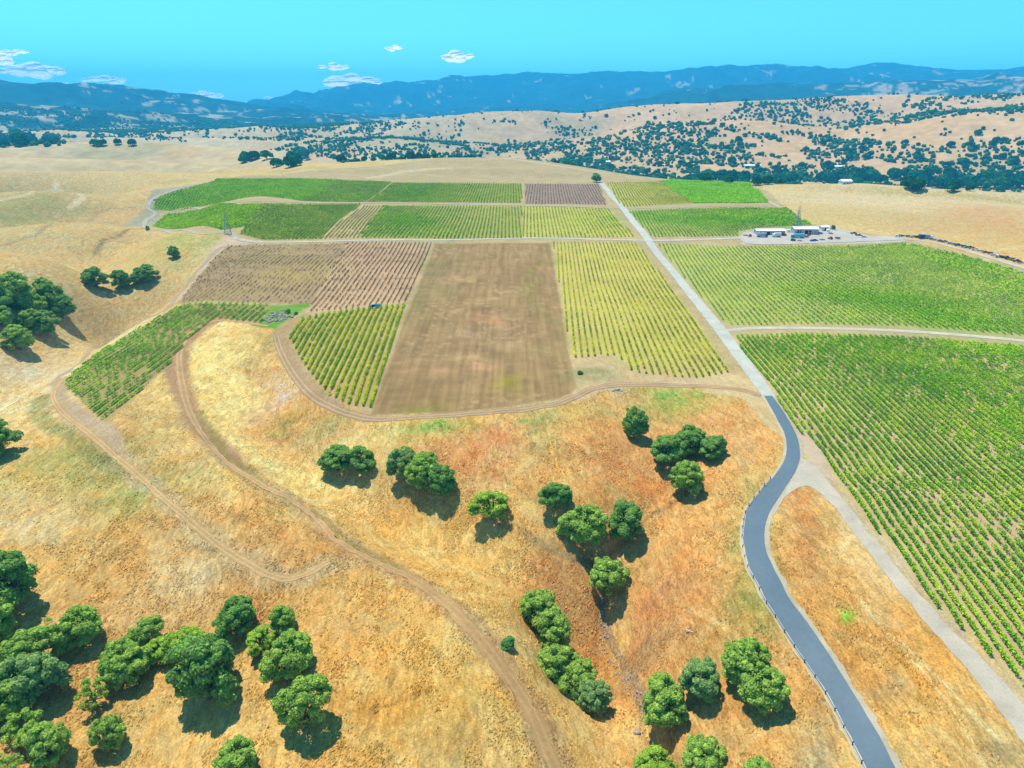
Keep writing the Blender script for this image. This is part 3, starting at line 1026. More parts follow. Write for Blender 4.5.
def ribbon_xy(name, L, Rr, off, mat, colfn, sub=6, rag=0.0):
    n = len(L)
    KEEP_OUT.append(((L + Rr) / 2, np.linalg.norm(L - Rr, axis=1).max() / 2))
    t = np.linspace(0, 1, sub + 1)
    G = L[:, None, :] * (1 - t[None, :, None]) + Rr[:, None, :] * t[None, :, None]
    if rag > 0:
        w_ = Rr - L
        w_ = w_ / (np.linalg.norm(w_, axis=1)[:, None] + 1e-9)
        for j, sg in ((0, -1), (sub, 1)):
            nn = fbm(G[:, j, 0], G[:, j, 1], 2.2, 3, 900 + j)
            G[:, j] += w_ * (nn * rag * sg)[:, None]
    X, Y = G[..., 0].ravel(), G[..., 1].ravel()
    r = np.hypot(X, Y)
    Z = H(X, Y) + off + .07 * sstep(150, 900, r) * 3
    i = np.arange(n - 1)[:, None] * (sub + 1) + np.arange(sub)[None]
    Fq = np.stack([i, i + 1, i + sub + 2, i + sub + 1], -1).reshape(-1, 4)
    T = np.tile(t, n)
    col = colfn(X, Y, T)
    me = mesh_np(name, np.stack([X, Y, Z], 1), Fq, col, mat)
    o = link(name, me)
    me.update()
    if len(me.polygons) and me.polygons[len(me.polygons) // 2].normal.z < 0:
        me.flip_normals()
    tag(o, kind='structure')
    return o


def track(name, px, width, colr, off=.06, mat=None, ruts=None, sub=8, rag=.35, step=1.5):
    C_ = smooth_line(poly_world(px), step)
    d = np.gradient(C_, axis=0)
    d /= np.linalg.norm(d, axis=1)[:, None] + 1e-9
    nrm = np.stack([-d[:, 1], d[:, 0]], 1)
    wv = np.asarray(width, float)
    if wv.ndim:
        wv = np.interp(np.linspace(0, 1, len(C_)), np.linspace(0, 1, len(wv)), wv)[:, None]
    L, Rr = C_ + nrm * wv / 2, C_ - nrm * wv / 2
    ca = A(*colr)
    cb = A(*(ruts or colr))

    def cf(X_, Y_, T):
        k_ = np.exp(-((np.abs(T - .5) - .24) / .09) ** 2)
        k_ = k_[:, None] * .9
        return (ca[None] * (1 - k_) + cb[None] * k_) * (1 + .08 * fbm(X_, Y_, 6, 2, 33))[:, None]
    return ribbon_xy(name, L, Rr, off, mat or M['track'], cf, sub, rag)


def edges_ribbon(name, Lp, Rp, off, mat, colr, rag=.1, sub=6):
    L, Rr = smooth_line(poly_world(Lp), 1.0), smooth_line(poly_world(Rp), 1.0)
    n = max(len(L), len(Rr))
    ca = A(*colr)
    return ribbon_xy(name, resample(L, n), resample(Rr, n), off, mat, lambda X_, Y_, T: np.repeat(ca[None], len(X_), 0) * (1 + .07 * fbm(X_, Y_, 5, 2, 3) + .05 * fbm(X_, Y_, 40, 2, 4))[:, None], sub, rag)


# the long pale gravel road
edges_ribbon('gravel_road', [(599, 183), (621, 210), (646, 243), (672, 276), (700, 312), (722, 341), (746, 374), (763, 398)],
             [(604, 183), (628, 210), (654, 243), (681, 276), (709, 309), (734, 339), (757, 370), (776, 398)], .07, M['gravel'], (208, 206, 190), .35)
AL = [(764, 396), (771, 408), (777, 419), (782.5, 429), (786, 440), (786, 455), (780, 468), (772, 479), (764, 488), (757, 497), (751, 505), (747, 512), (743.8, 530), (744.6, 548), (750, 569), (756, 580), (766, 600), (780, 622), (815, 675), (837, 711), (866, 768), (884, 806)]
AR = [(772, 396), (781, 408), (788, 419), (794, 430), (798, 440), (800, 456), (797, 468), (791, 479), (785, 488), (780, 496), (774, 505), (768.5, 515), (764.5, 531), (766, 550), (774, 569), (780, 580), (790, 600), (813, 631), (845.6, 681), (867, 716), (895, 768), (915, 806)]
ALw, ARw = resample(smooth_line(poly_world(AL), 1.0), 260), resample(smooth_line(poly_world(AR), 1.0), 260)
# pale shoulders first, the asphalt on top of them
nv = ARw - ALw
nv /= np.linalg.norm(nv, axis=1)[:, None]


def one(colr):
    ca = A(*colr)
    return lambda X_, Y_, T: np.repeat(ca[None], len(X_), 0) * (1 + .12 * fbm(X_, Y_, 3, 3, 3))[:, None]


ribbon_xy('gravel_shoulder', ARw - nv * .3, ARw + nv * 1.15, .05, M['gravel'], one((204, 190, 160)), 4, .45)
ribbon_xy('gravel_shoulder', ALw - nv * .95, ALw + nv * .3, .05, M['gravel'], one((214, 196, 156)), 4, .3)
ribbon_xy('asphalt_road', ALw, ARw, .10, M['asphalt'], one((96, 124, 150)), 6, .05)
edges_ribbon('gravel_side_road', [(772, 518), (779, 503), (788, 495), (800, 487), (815, 489), (832, 504), (851, 530), (880, 567), (920, 616), (962, 664), (1000, 711), (1040, 762)],
             [(790, 486), (797, 472), (801, 460), (808, 462), (822, 474), (846, 503), (866, 530), (903, 575), (943, 620), (984, 662), (1024, 706), (1062, 750)], .07, M['gravel'], (212, 198, 174), .4)
edges_ribbon('gravel_verge', [(785, 420), (800, 440), (806, 458), (812, 468)], [(793, 418), (812, 436), (826, 462), (834, 482)], .055, M['gravel'], (212, 186, 152), .8)
track('field_track', [(727, 330.5), (760, 328), (800, 328), (850, 329), (900, 331), (960, 335), (1024, 341), (1110, 351)], 4.2, (208, 196, 168), ruts=(222, 214, 194))
track('field_track', [(232, 238), (262, 242), (340, 241), (433, 240), (519, 238.3), (560, 238.4), (600, 239.5), (650, 240.5), (700, 239.6), (750, 238), (800, 238)], 5.0, (206, 194, 172), ruts=(220, 214, 200))
track('field_track', [(172, 211), (196, 208), (230, 203), (300, 202.5), (390, 203), (460, 204.5), (520, 205.5), (580, 207), (622, 208.5), (660, 207.5), (700, 206.5), (740, 205.5), (786, 205)], 4.5, (196, 184, 150), ruts=(206, 196, 166))
edges_ribbon('gravel_yard', [(740, 239), (742, 235), (760, 231), (790, 229), (826, 229), (845, 233), (866, 236.5), (905, 238)], [(741, 241), (750, 244), (780, 244.6), (800, 244), (826, 243), (845, 242.5), (866, 241.5), (905, 240)], .09, M['gravel'], (204, 194, 176), .5, 10)
track('field_track', [(903, 239), (930, 242), (960, 249), (990, 258), (1024, 268), (1110, 292)], 5.0, (204, 192, 168), ruts=(216, 208, 190))
track('field_track', [(722, 181), (745, 191), (771, 203), (785, 211), (797, 221)], 4.5, (206, 188, 150), ruts=(218, 206, 176))
track('dirt_track', [(262, 243), (240, 240), (228, 233), (196, 233), (165, 231), (147, 229), (145, 222), (155, 214), (148, 208), (153, 199), (175, 190), (200, 184), (222, 178)], 4.5, (190, 176, 150), ruts=(206, 196, 176))
track('dirt_track', [(222, 247), (206, 262), (190, 280), (176, 297), (168, 308), (140, 322), (100, 347), (66, 374)], 3.0, (186, 158, 122), ruts=(204, 180, 146))
track('dirt_track', [(62, 380), (53, 396), (64, 414), (90, 434), (132, 470), (190, 521), (235, 556), (275, 577), (302, 576), (330, 561)], 2.2, (200, 160, 106), ruts=(220, 188, 132), rag=.6)
track('dirt_track', [(268, 326), (240, 322), (214, 321), (192, 332), (180, 350), (181, 378), (190, 412), (213, 448), (254, 480), (299, 505), (326, 528)], [2.2, 3, 3.6, 2.2, 1.8], (198, 156, 104), ruts=(216, 182, 130), rag=.6)
track('dirt_track', [(326, 528), (345, 545), (390, 568), (430, 591), (468, 625), (498, 662), (528, 706), (552, 762), (566, 800)], [2.0, 3.2, 3.6, 3.8], (200, 156, 100), ruts=(212, 172, 116), rag=.9)
track('dirt_track', [(276, 336), (281, 352), (296, 378), (315, 398), (350, 414), (380, 419), (440, 416), (500, 411), (545, 406), (572, 398), (592, 389), (630, 384.5), (690, 386), (735, 389), (762, 396)], 3.4, (178, 144, 104), ruts=(210, 180, 138))

# ------------------------------------------------------------------ leaf clouds
rng = np.random.default_rng(11)


def quads(Pc, Nn, size, aspect=1.0, rng_=None):
    """one small quad per point Pc with normal Nn"""
    g = rng_ or rng
    n = len(Pc)
    Nn = Nn / (np.linalg.norm(Nn, axis=1)[:, None] + 1e-9)
    a = g.normal(size=(n, 3))
    U = np.cross(Nn, a)
    U /= np.linalg.norm(U, axis=1)[:, None] + 1e-9
    W = np.cross(Nn, U)
    s = np.asarray(size).reshape(-1, 1) * .5
    V = np.stack([Pc - U * s - W * s * aspect, Pc + U * s - W * s * aspect, Pc + U * s + W * s * aspect, Pc - U * s + W * s * aspect], 1).reshape(-1, 3)
    F_ = np.arange(4 * n).reshape(-1, 4)
    return V, F_


# ------------------------------------------------------------------ vineyards
def clip_row(P, o, d):
    """segments of the line o+t*d inside polygon P"""
    nrm = np.array([-d[1], d[0]])
    s = (P - o) @ nrm
    tt = (P - o) @ d
    out = []
    n = len(P)
    for i in range(n):
        j = (i + 1) % n
        if (s[i] > 0) != (s[j] > 0):
            k = s[i] / (s[i] - s[j])
            out.append(tt[i] + (tt[j] - tt[i]) * k)
    out.sort()
    return [(out[i], out[i + 1]) for i in range(0, len(out) - 1, 2)]


def ordinal(n):
    suf = 'th' if 10 <= n % 100 <= 20 else {1: 'st', 2: 'nd', 3: 'rd'}.get(n % 10, 'th')
    return '%d%s' % (n, suf)


# outline, direction on the picture, spacing m, canopy (width, low, high), leaf colours, density, gap amount, label, group
BLOCKS = [
    dict(P=F_B1, d=((741, 336), (843, 460)), sp=2.35, w=.82, z=(.35, 1.45), c=((108, 166, 30), (146, 184, 44), (74, 138, 32)), gap=.13, k=1.25,
         lab='green vine row in the large lower right vineyard, {} from the gravel side road', grp='vine rows in the lower right vineyard', side=1),
    dict(P=F_B2, d=((790, 250), (917, 335)), sp=2.9, w=.62, z=(.3, 1.2), c=((124, 168, 44), (156, 184, 56), (92, 142, 44)), gap=.08, k=.75,
         lab='green vine row in the vineyard below the sheds, {} from the gravel road', grp='vine rows in the vineyard below the sheds', side=1),
    dict(P=F_B5, d=((600, 241), (650, 378)), sp=2.75, w=.7, z=(.3, 1.3), c=((158, 170, 32), (186, 190, 48), (104, 136, 44)), gap=.07, k=1.25,
         lab='yellow green vine row right of the bare brown field, {} from that field', grp='vine rows between the brown field and the gravel road', side=1),
    dict(P=F_B7, d=((405, 305), (371, 410)), sp=2.9, w=1.15, z=(.3, 1.4), c=((132, 172, 28), (172, 188, 38), (92, 148, 30)), gap=.06, k=1.5,
         lab='vine row left of the bare brown field, {} from the curving dirt track', grp='vine rows left of the brown field', side=1),
    dict(P=F_B9, d=((93, 419), (172, 361)), sp=3.4, w=.9, z=(.3, 1.4), c=((96, 164, 30), (138, 182, 44), (76, 142, 42)), gap=.2, k=1.2,
         lab='green vine row in the slanting hillside block at left, {} from its lower edge', grp='vine rows in the slanting hillside block', side=-1),
    dict(P=F_B8r, d=((434, 244), (409, 302)), sp=3.0, w=.5, z=(.2, 1.0), c=((128, 98, 80), (140, 110, 90), (110, 86, 70)), gap=.15, k=.4,
         lab='leafless brownish vine row in the striped bare block, {} from its left end', grp='leafless vine rows in the striped block', side=1),
    dict(P=F_B8l, d=((386, 246), (340, 311)), sp=3.0, w=.45, z=(.2, .9), c=((134, 112, 84), (146, 128, 80), (110, 92, 76)), gap=.4, k=.28,
         lab='thin leafless vine row in the grey brown block at left, {} from its left end', grp='leafless vine rows in the grey brown block', side=1),
    dict(P=F_B3, d=((692, 209), (720, 238)), sp=3.0, w=.9, z=(.3, 1.4), c=((112, 160, 36), (140, 174, 44), (88, 136, 36)), gap=.03, k=1.0,
         lab='vine row in the strip left of the sheds, {} from the gravel road', grp='vine rows in the strip left of the sheds', side=1),
    dict(P=F_B10b, d=((540, 207), (543, 238)), sp=3.2, w=.9, z=(.3, 1.4), c=((150, 168, 34), (172, 180, 44), (104, 136, 36)), gap=.03, k=1.0, lab='yellow green vine row in the upper block beside the gravel road, {} from left', grp='vine rows in the upper middle block', side=1),
    dict(P=F_B10a, d=((450, 207), (432, 238)), sp=3.2, w=.9, z=(.3, 1.4), c=((112, 158, 32), (140, 170, 44), (92, 140, 36)), gap=.05, k=1.0, lab='green vine row in the upper block above the brown field, {} from its left', grp='vine rows in the upper left middle block', side=1),
    dict(P=F_B10t, d=((384, 206), (359, 238)), sp=3.2, w=.6, z=(.3, 1.1), c=((160, 150, 84), (150, 156, 70), (140, 126, 80)), gap=.1, k=.8, lab='', grp='', side=1),
    dict(P=F_B4a, d=((630, 183), (648, 206)), sp=3.4, w=1.0, z=(.3, 1.4), c=((140, 164, 36), (150, 176, 40), (110, 140, 36)), gap=.05, k=.9, lab='', grp='', side=1),
    dict(P=F_B4b, d=((690, 183), (722, 203)), sp=3.0, w=2.2, z=(.3, 1.4), c=((120, 186, 6), (134, 194, 8), (108, 170, 8)), gap=0, k=1.1, lab='', grp='', side=1),
    dict(P=F_B11a, d=((460, 184), (448, 203)), sp=3.3, w=1.0, z=(.3, 1.4), c=((112, 160, 32), (142, 172, 44), (92, 138, 34)), gap=.04, k=.9, lab='', grp='', side=1),
    dict(P=F_B11b, d=((560, 184), (564, 205)), sp=3.4, w=.7, z=(.3, 1.0), c=((140, 118, 104), (156, 134, 116), (126, 106, 92)), gap=.1, k=.4, lab='', grp='', side=1),
    dict(P=F_B12a, d=((270, 180), (235, 202)), sp=3.0, w=1.9, z=(.3, 1.4), c=((116, 172, 10), (136, 180, 22), (98, 154, 16)), gap=.03, k=1.0, lab='', grp='', side=1),
    dict(P=F_B12b, d=((370, 182), (340, 202)), sp=3.0, w=1.2, z=(.3, 1.4), c=((116, 160, 56), (128, 168, 66), (104, 148, 54)), gap=.03, k=1.0, lab='', grp='', side=1),
    dict(P=F_B13a, d=((256, 205), (220, 229)), sp=3.0, w=1.7, z=(.3, 1.4), c=((124, 174, 10), (142, 184, 22), (104, 158, 14)), gap=.04, k=1.0, lab='', grp='', side=1),
    dict(P=F_B13b, d=((340, 206), (300, 238)), sp=3.0, w=1.1, z=(.3, 1.4), c=((112, 158, 54), (138, 168, 66), (96, 142, 50)), gap=.03, k=1.0, lab='', grp='', side=1),
]
LUSH = [  # places where the vines run together into solid green: x, y, rx, ry, amount
    (880, 300, 70, 7, .9), (955, 320, 60, 7, .9), (1010, 290, 20, 10, .4), (980, 262, 40, 6, .6), (900, 252, 30, 6, .3), (700, 219, 60, 3.2, 1), (780, 221, 30, 4, 1), (1000, 350, 40, 8, .7), (1010, 415, 12, 12, .6), (640, 214, 16, 2.5, .8),
    (780, 350, 40, 8, .35), (410, 222, 26, 8, .7), (460, 230, 20, 5, .4), (415, 192, 20, 6, .6), (690, 210, 20, 2, .3), (850, 345, 60, 5, .3), (950, 380, 40, 8, .3), (840, 270, 40, 5, .4)]
_lp = at([b[0] for b in LUSH], [b[1] for b in LUSH])
_LW = []
for b_, p_ in zip(LUSH, _lp):
    r_ = math.hypot(p_[0], p_[1])
    sl = math.hypot(r_, CAMZ - p_[2])
    _LW.append((p_[0], p_[1], b_[2] * sl / FPX, b_[3] * sl / FPX / ((CAMZ - p_[2]) / sl), b_[4], p_[1] / r_, p_[0] / r_))


def lush(x, y):
    v = np.zeros(len(x))
    for px, py, rx, ry, a, ca, sa in _LW:
        dx, dy = x - px, y - py
        u, q_ = dx * ca - dy * sa, dx * sa + dy * ca
        v = np.maximum(v, a * np.exp(-((u / rx) ** 2 + (q_ / ry) ** 2)))
    return v


def row_mesh_data(b, p0, p1, g):
    d = p1 - p0
    L = np.linalg.norm(d)
    d = d / L
    nr = np.array([-d[1], d[0]])
    mid = (p0 + p1) / 2
    dist = math.hypot(math.hypot(*mid), CAMZ)
    if dist < 230:
        per, size = 58, .20
    elif dist < 330:
        per, size = 34, .27
    elif dist < 520:
        per, size = 15, .38
    elif dist < 700:
        per, size = 5.5, .66
    else:
        per, size = 3.6, .85
    n = max(8, int(L * per * b['k']))
    t = g.uniform(0, L, n)
    # vines stand every 1.8 m: clumped canopy with missing or weak plants
    pl = np.floor(t / 1.8)
    seed = int(abs(p0[0] * 13.7 + p0[1] * 7.1)) % 9973
    cx = p0[0] + d[0] * (pl + .5) * 1.8
    cy = p0[1] + d[1] * (pl + .5) * 1.8
    vig = _hash(pl, np.zeros_like(pl), seed)
    ar = fbm(cx, cy, 26, 3, 707)
    lu = lush(cx, cy)
    gap = b['gap'] * (1 + 1.3 * ar) * (1 - lu)
    keep = vig > gap
    amp = .72 + .25 * _hash(pl, np.ones_like(pl), seed) + .12 * ar
    amp = amp * (1 + .9 * lu)
    off = np.clip(g.normal(0, .34, n), -.62, .62) * b['w'] * amp
    if dist < 400:
        ct = (pl + .5) * 1.8
        t = ct + (t - ct) * np.clip(amp * 1.5, .95, 1.4)
    h = b['z'][0] + (b['z'][1] - b['z'][0]) * np.clip(g.beta(2.2, 1.6, n) * (.75 + .35 * amp), 0, 1.15)
    x = p0[0] + d[0] * t + nr[0] * off
    y = p0[1] + d[1] * t + nr[1] * off
    x, y, h, vig, amp, ar, off, lu, cx, cy, pl = [q_[keep] for q_ in (x, y, h, vig, amp, ar, off, lu, cx, cy, pl)]
    if len(x) < 3:
        return None
    z = H(x, y) + h
    Pc = np.stack([x, y, z], 1)
    Nn = g.normal(size=(len(x), 3)) * .55 + np.array([0, 0, .8])[None]
    Nn[:, 0] += nr[0] * off * 1.4
    Nn[:, 1] += nr[1] * off * 1.4
    s = size * g.uniform(.7, 1.3, len(x)) * (1 + .25 * lu)
    V, F_ = quads(Pc, Nn, s, 1.0, g)
    c0, c1, c2 = [A(*q_, k=2.05) * (np.array([1.0, 1.0, 1.0]) if b['c'][0][1] < b['c'][0][0] + 10 else np.array([1.12, 1.04, .8]) if b['c'][0][0] > 145 else np.array([1.3, 1.04, .75]) if b['lab'] else np.array([1.3, .92, .42])) for q_ in b['c']]
    a = _hash(pl, np.full_like(pl, 3), seed)[:, None]
    a = np.clip(a * .7 + .15 + .35 * fbm(cx, cy, 18, 2, 808)[:, None], 0, 1)
    c_ = np.where(a > .5, c0[None] + (c1 - c0)[None] * (a - .5) * 2, c2[None] + (c0 - c2)[None] * a * 2)
    gl = A(120, 182, 14, 1.6)[None]
    c_ = c_ * (1 - .6 * lu[:, None]) + gl * .6 * lu[:, None]
    c_ = c_ * g.uniform(.8, 1.2, (len(x), 1))
    c_ = np.repeat(c_, 4, 0)
    nw = max(2, int(L / 6))                  # cordon wire along the row
    tw = np.linspace(0, L, nw)
    wx_, wy_ = p0[0] + d[0] * tw, p0[1] + d[1] * tw
    wz_ = H(wx_, wy_) + b['z'][0] + .45
    wq = .035
    VV = np.concatenate([np.stack([wx_, wy_, wz_ - wq], 1), np.stack([wx_, wy_, wz_ + wq], 1)])
    i_ = np.arange(nw - 1)
    F_ = np.vstack([F_, np.stack([i_, i_ + 1, i_ + 1 + nw, i_ + nw], 1) + len(V)])
    V = np.vstack([V, VV])
    c_ = np.vstack([c_, np.tile(np.array([.18, .14, .10]), (len(VV), 1))])
    if dist < 330 and b['k'] >= .9:              # stems and trellis stakes of the nearer rows
        np_ = int(L / 1.8)
        k_ = np.arange(np_)
        sx = p0[0] + d[0] * (k_ + .5) * 1.8
        sy = p0[1] + d[1] * (k_ + .5) * 1.8
        sz = H(sx, sy)
        wv = .07
        ux, uy = d * wv
        vx, vy = nr * wv
        top = sz + .95 + .5 * (k_ % 4 == 0)
        for (ax, ay) in (((ux, uy)), ((vx, vy))):
            q0 = np.stack([sx - ax, sy - ay, sz - .1], 1)
            q1 = np.stack([sx + ax, sy + ay, sz - .1], 1)
            q2 = np.stack([sx + ax, sy + ay, top], 1)
            q3 = np.stack([sx - ax, sy - ay, top], 1)
            VV = np.stack([q0, q1, q2, q3], 1).reshape(-1, 3)
            F_ = np.vstack([F_, np.arange(len(VV)).reshape(-1, 4) + len(V)])
            V = np.vstack([V, VV])
            c_ = np.vstack([c_, np.tile(np.array([.16, .13, .10]), (len(VV), 1))])
    return V, F_, c_, dist


ROWS = []
for bi, b in enumerate(BLOCKS):
    P = poly_world(b['P'])
    dd = poly_world(b['d'])
    d = dd[1] - dd[0]
    d /= np.linalg.norm(d)
    if d[1] > 0:
        d = -d
    nr = np.array([-d[1], d[0]])          # points right of the picture when d runs to the viewer
    if nr[0] < 0:
        nr = -nr
    s = (P - P[0]) @ nr
    k = 0
    g = np.random.default_rng(100 + bi)
    offs = np.arange(s.min() + .6, s.max() - .4, b['sp'])
    if b['side'] < 0:
        offs = offs[::-1]
    for so in offs:
        o = P[0] + nr * so
        segs = [q_ for q_ in clip_row(P, o, d) if q_[1] - q_[0] > 5]
        if not segs:
            continue
        k += 1
        segs = sorted(segs, key=lambda q_: q_[0] - q_[1])
        if len(segs) > 1:                # the row is cut in two by the outline of the block
            dat2 = row_mesh_data(b, o + d * segs[1][0], o + d * segs[1][1], g)
            if dat2 is not None:
                ROWS.append(dict(b=b, k=k, V=dat2[0], F=dat2[1], c=dat2[2], dist=dat2[3], half=True))
        data = [row_mesh_data(b, o + d * t0, o + d * t1, g) for t0, t1 in segs[:1]]
        data = [q_ for q_ in data if q_ is not None]
        if not data:
            continue
        V = np.vstack([q_[0] for q_ in data])
        Fs, base = [], 0
        for q_ in data:
            Fs.append(q_[1] + base)
            base += len(q_[0])
        cpx, cpy, _ = project(V[:, 0], V[:, 1], V[:, 2])
        vis = ((cpx > 0) & (cpx < 1024) & (cpy > 0) & (cpy < 768)).mean()
        if vis < .02:
            continue
        ROWS.append(dict(b=b, k=k, V=V, F=np.vstack(Fs), c=np.vstack([q_[2] for q_ in data]), dist=min(q_[3] for q_ in data)))
cand = sorted([q_ for q_ in ROWS if q_['b']['lab']], key=lambda q_: q_['dist'])
single = cand[:290]
ids = set(id(q_) for q_ in single)
for q_ in single:
    base = q_['V'].mean(axis=0)
    base[2] = float(H(base[:1], base[1:2])[0])
    o = link('vine_row', mesh_np('vine_row', q_['V'] - base[None], q_['F'], q_['c'], M['vine']), None, base)
    tag(o, 'short green vine row beside the rock pile, %s from the lower edge' % ordinal(q_['k']) if q_.get('half') else q_['b']['lab'].format(ordinal(q_['k'])), 'vine row', q_['b']['grp'])
rest = [q_ for q_ in ROWS if id(q_) not in ids]
base = 0
Fs = []
for q_ in rest:
    Fs.append(q_['F'] + base)
    base += len(q_['V'])
o = link('distant_vines', mesh_np('distant_vines', np.vstack([q_['V'] for q_ in rest]), np.vstack(Fs), np.vstack([q_['c'] for q_ in rest]), M['vine']))
tag(o, 'far vine rows of the upper blocks, merging into bands of green, yellow and brown', 'vineyard', kind='stuff')
print('rows', len(ROWS), 'single', len(single))

# ------------------------------------------------------------------ oaks
def tube(path, radii, n=6):
    V, F_ = [], []
    path = [np.array(p, float) for p in path]
    for i, p in enumerate(path):
        d = path[min(i + 1, len(path) - 1)] - path[max(i - 1, 0)]
        d /= np.linalg.norm(d) + 1e-9
        u = np.cross(d, (0.3, 1, 0.1))
        u /= np.linalg.norm(u)
        v = np.cross(d, u)
        for k in range(n):
            a = 2 * PI * k / n
            V.append(p + (u * math.cos(a) + v * math.sin(a)) * radii[i])
    for i in range(len(path) - 1):
        for k in range(n):
            k2 = (k + 1) % n
            F_.append((i * n + k, i * n + k2, (i + 1) * n + k2, (i + 1) * n + k))
    return np.array(V), np.array(F_)


LK = 3.1


def oak_meshes(seed, col_a, col_b, W=9.0, Hh=7.5, lobes=84, leaves=520, size=.235, sparse=0.0, low=.5):
    g = np.random.default_rng(seed)
    a = W / 2
    cz = low + (Hh - low) * .40
    cs = Hh - cz
    LB = []
    for i in range(lobes):
        th = g.uniform(0, 2 * PI)
        zz = g.uniform(-.8, 1)
        rr_ = math.sqrt(max(0, 1 - zz * zz)) if zz > 0 else g.uniform(.8, 1.0)
        rad = g.uniform(.12, .27) * a * (1 - .15 * abs(zz)) * (1 - .25 * sparse)
        kx = (1 - rad / a)
        sq = g.uniform(.86, 1.05) if sparse < .3 else g.uniform(.5, 1.1)
        p = np.array([math.cos(th) * rr_ * a * kx * sq, math.sin(th) * rr_ * a * kx * sq * g.uniform(.85, 1), cz + zz * (cs if zz > 0 else cz - low) * (1 - rad / cs * .8) * sq])
        p[:2] *= .88 + .15 * math.sin(2 * th + seed) + .13 * math.sin(3 * th + 2 * seed)
        if math.sin(5 * th + seed * 3.1) > .80 and zz < .5 and i % 3:
            continue                       # a bay in the crown where limbs show
        p[2] += .35 * math.sin(th + seed * 1.7)
        LB.append((p, rad))
    LB.append((np.array([0, 0, cz]), a * .5 * (1 - sparse)))
    C_ = np.array([q_[0] for q_ in LB])
    Rd = np.array([q_[1] for q_ in LB])
    Pts, Nrm, Cl = [], [], []
    for i, (p, rad) in enumerate(LB[:-1]):
        n = int(leaves * (rad / (.23 * a)) ** 2)
        u = g.normal(size=(n, 3))
        u /= np.linalg.norm(u, axis=1)[:, None]
        u[:, 2] = np.where(u[:, 2] < -.3, -u[:, 2], u[:, 2])
        # each lobe itself breaks into tufts
        tw = g.normal(size=(14, 3))
        tw /= np.linalg.norm(tw, axis=1)[:, None]
        tw[:, 2] = np.abs(tw[:, 2]) * .9 - .1
        near_ = (u @ tw.T)
        best = near_.max(axis=1)
        tid = near_.argmax(axis=1)
        bump = .80 + .34 * sstep(.5, 1, best)
        rr_ = rad * bump * g.uniform(.78, 1.05, n)
        q_ = p[None] + u * rr_[:, None] * np.array([1, 1, .85])[None]
        inside = (np.linalg.norm(q_[:, None] - C_[None], axis=2) < (Rd * .72)[None])
        ok = inside.sum(axis=1) == 0
        ok |= g.uniform(size=n) < .06
        nn = u + g.normal(size=(n, 3)) * .4 + np.array([0, 0, .35])[None]
        lobec = g.uniform(0, 1) * .45 - .1
        tc = g.uniform(0, .75, 14)[tid]
        Pts.append(q_[ok])
        Nrm.append(nn[ok])
        Cl.append((lobec + tc)[ok])
    if sparse < .3:                        # inner foliage that closes the crown
        n = 1100
        u = g.normal(size=(n, 3))
        u /= np.linalg.norm(u, axis=1)[:, None]
        q_ = u * g.uniform(.45, .74, (n, 1)) * np.array([a, a, 1])[None]
        q_[:, 2] = cz + u[:, 2] * np.where(u[:, 2] > 0, cs, cz - low) * .8
        Pts.append(q_)
        Nrm.append(u + g.normal(size=(n, 3)) * .5)
        Cl.append(g.uniform(0, .5, n))
    Pts, Nrm, Cl = np.vstack(Pts), np.vstack(Nrm), np.concatenate(Cl)
    V, F_ = quads(Pts, Nrm, size * g.uniform(.65, 1.35, len(Pts)), .8, g)
    ca, cb = A(*col_a, k=LK) * np.array([1.2, 1, .85]), A(*col_b, k=LK) * np.array([1.2, 1, .85])
    Cl = np.clip(Cl, 0, 1)[:, None]
    c_ = ca[None] * (1 - Cl) + cb[None] * Cl
    dead = (g.uniform(size=len(Pts)) < .02 + .25 * sstep(low + 1.6, low, Pts[:, 2]))
    c_[dead] = A(150, 128, 84)
    crown = mesh_np('oak_crown', V, F_, np.repeat(c_, 4, 0), M['leaf'])
    # trunk and limbs
    TV, TF, b_ = [], [], 0
    fork = low * .6 + .8
    v, f = tube([(0, 0, -.6), (.05, 0, .3), (.1, .05, fork)], [W * .055, W * .042, W * .035], 8)
    TV.append(v)
    TF.append(f)
    b_ += len(v)
    order = np.argsort(-Rd[:-1])[:14]
    for i in order:
        p, rad = LB[i]
        midp = p * np.array([.45, .45, 0]) + np.array([0, 0, fork * .4 + p[2] * .55]) + g.normal(size=3) * .2
        v, f = tube([(.1, .05, fork - .3), midp, p], [W * .024, W * .014, W * .004], 5)
        TV.append(v)
        TF.append(f + b_)
        b_ += len(v)
        for _ in range(3):
            e = p + g.normal(size=3) * rad * .7
            v, f = tube([midp * .3 + p * .7, (midp * .1 + p * .4 + e * .5), e], [W * .008, W * .005, W * .002], 4)
            TV.append(v)
            TF.append(f + b_)
            b_ += len(v)
    trunk = mesh_np('oak_trunk', np.vstack(TV), np.vstack(TF), None, M['bark'])
    return crown, trunk


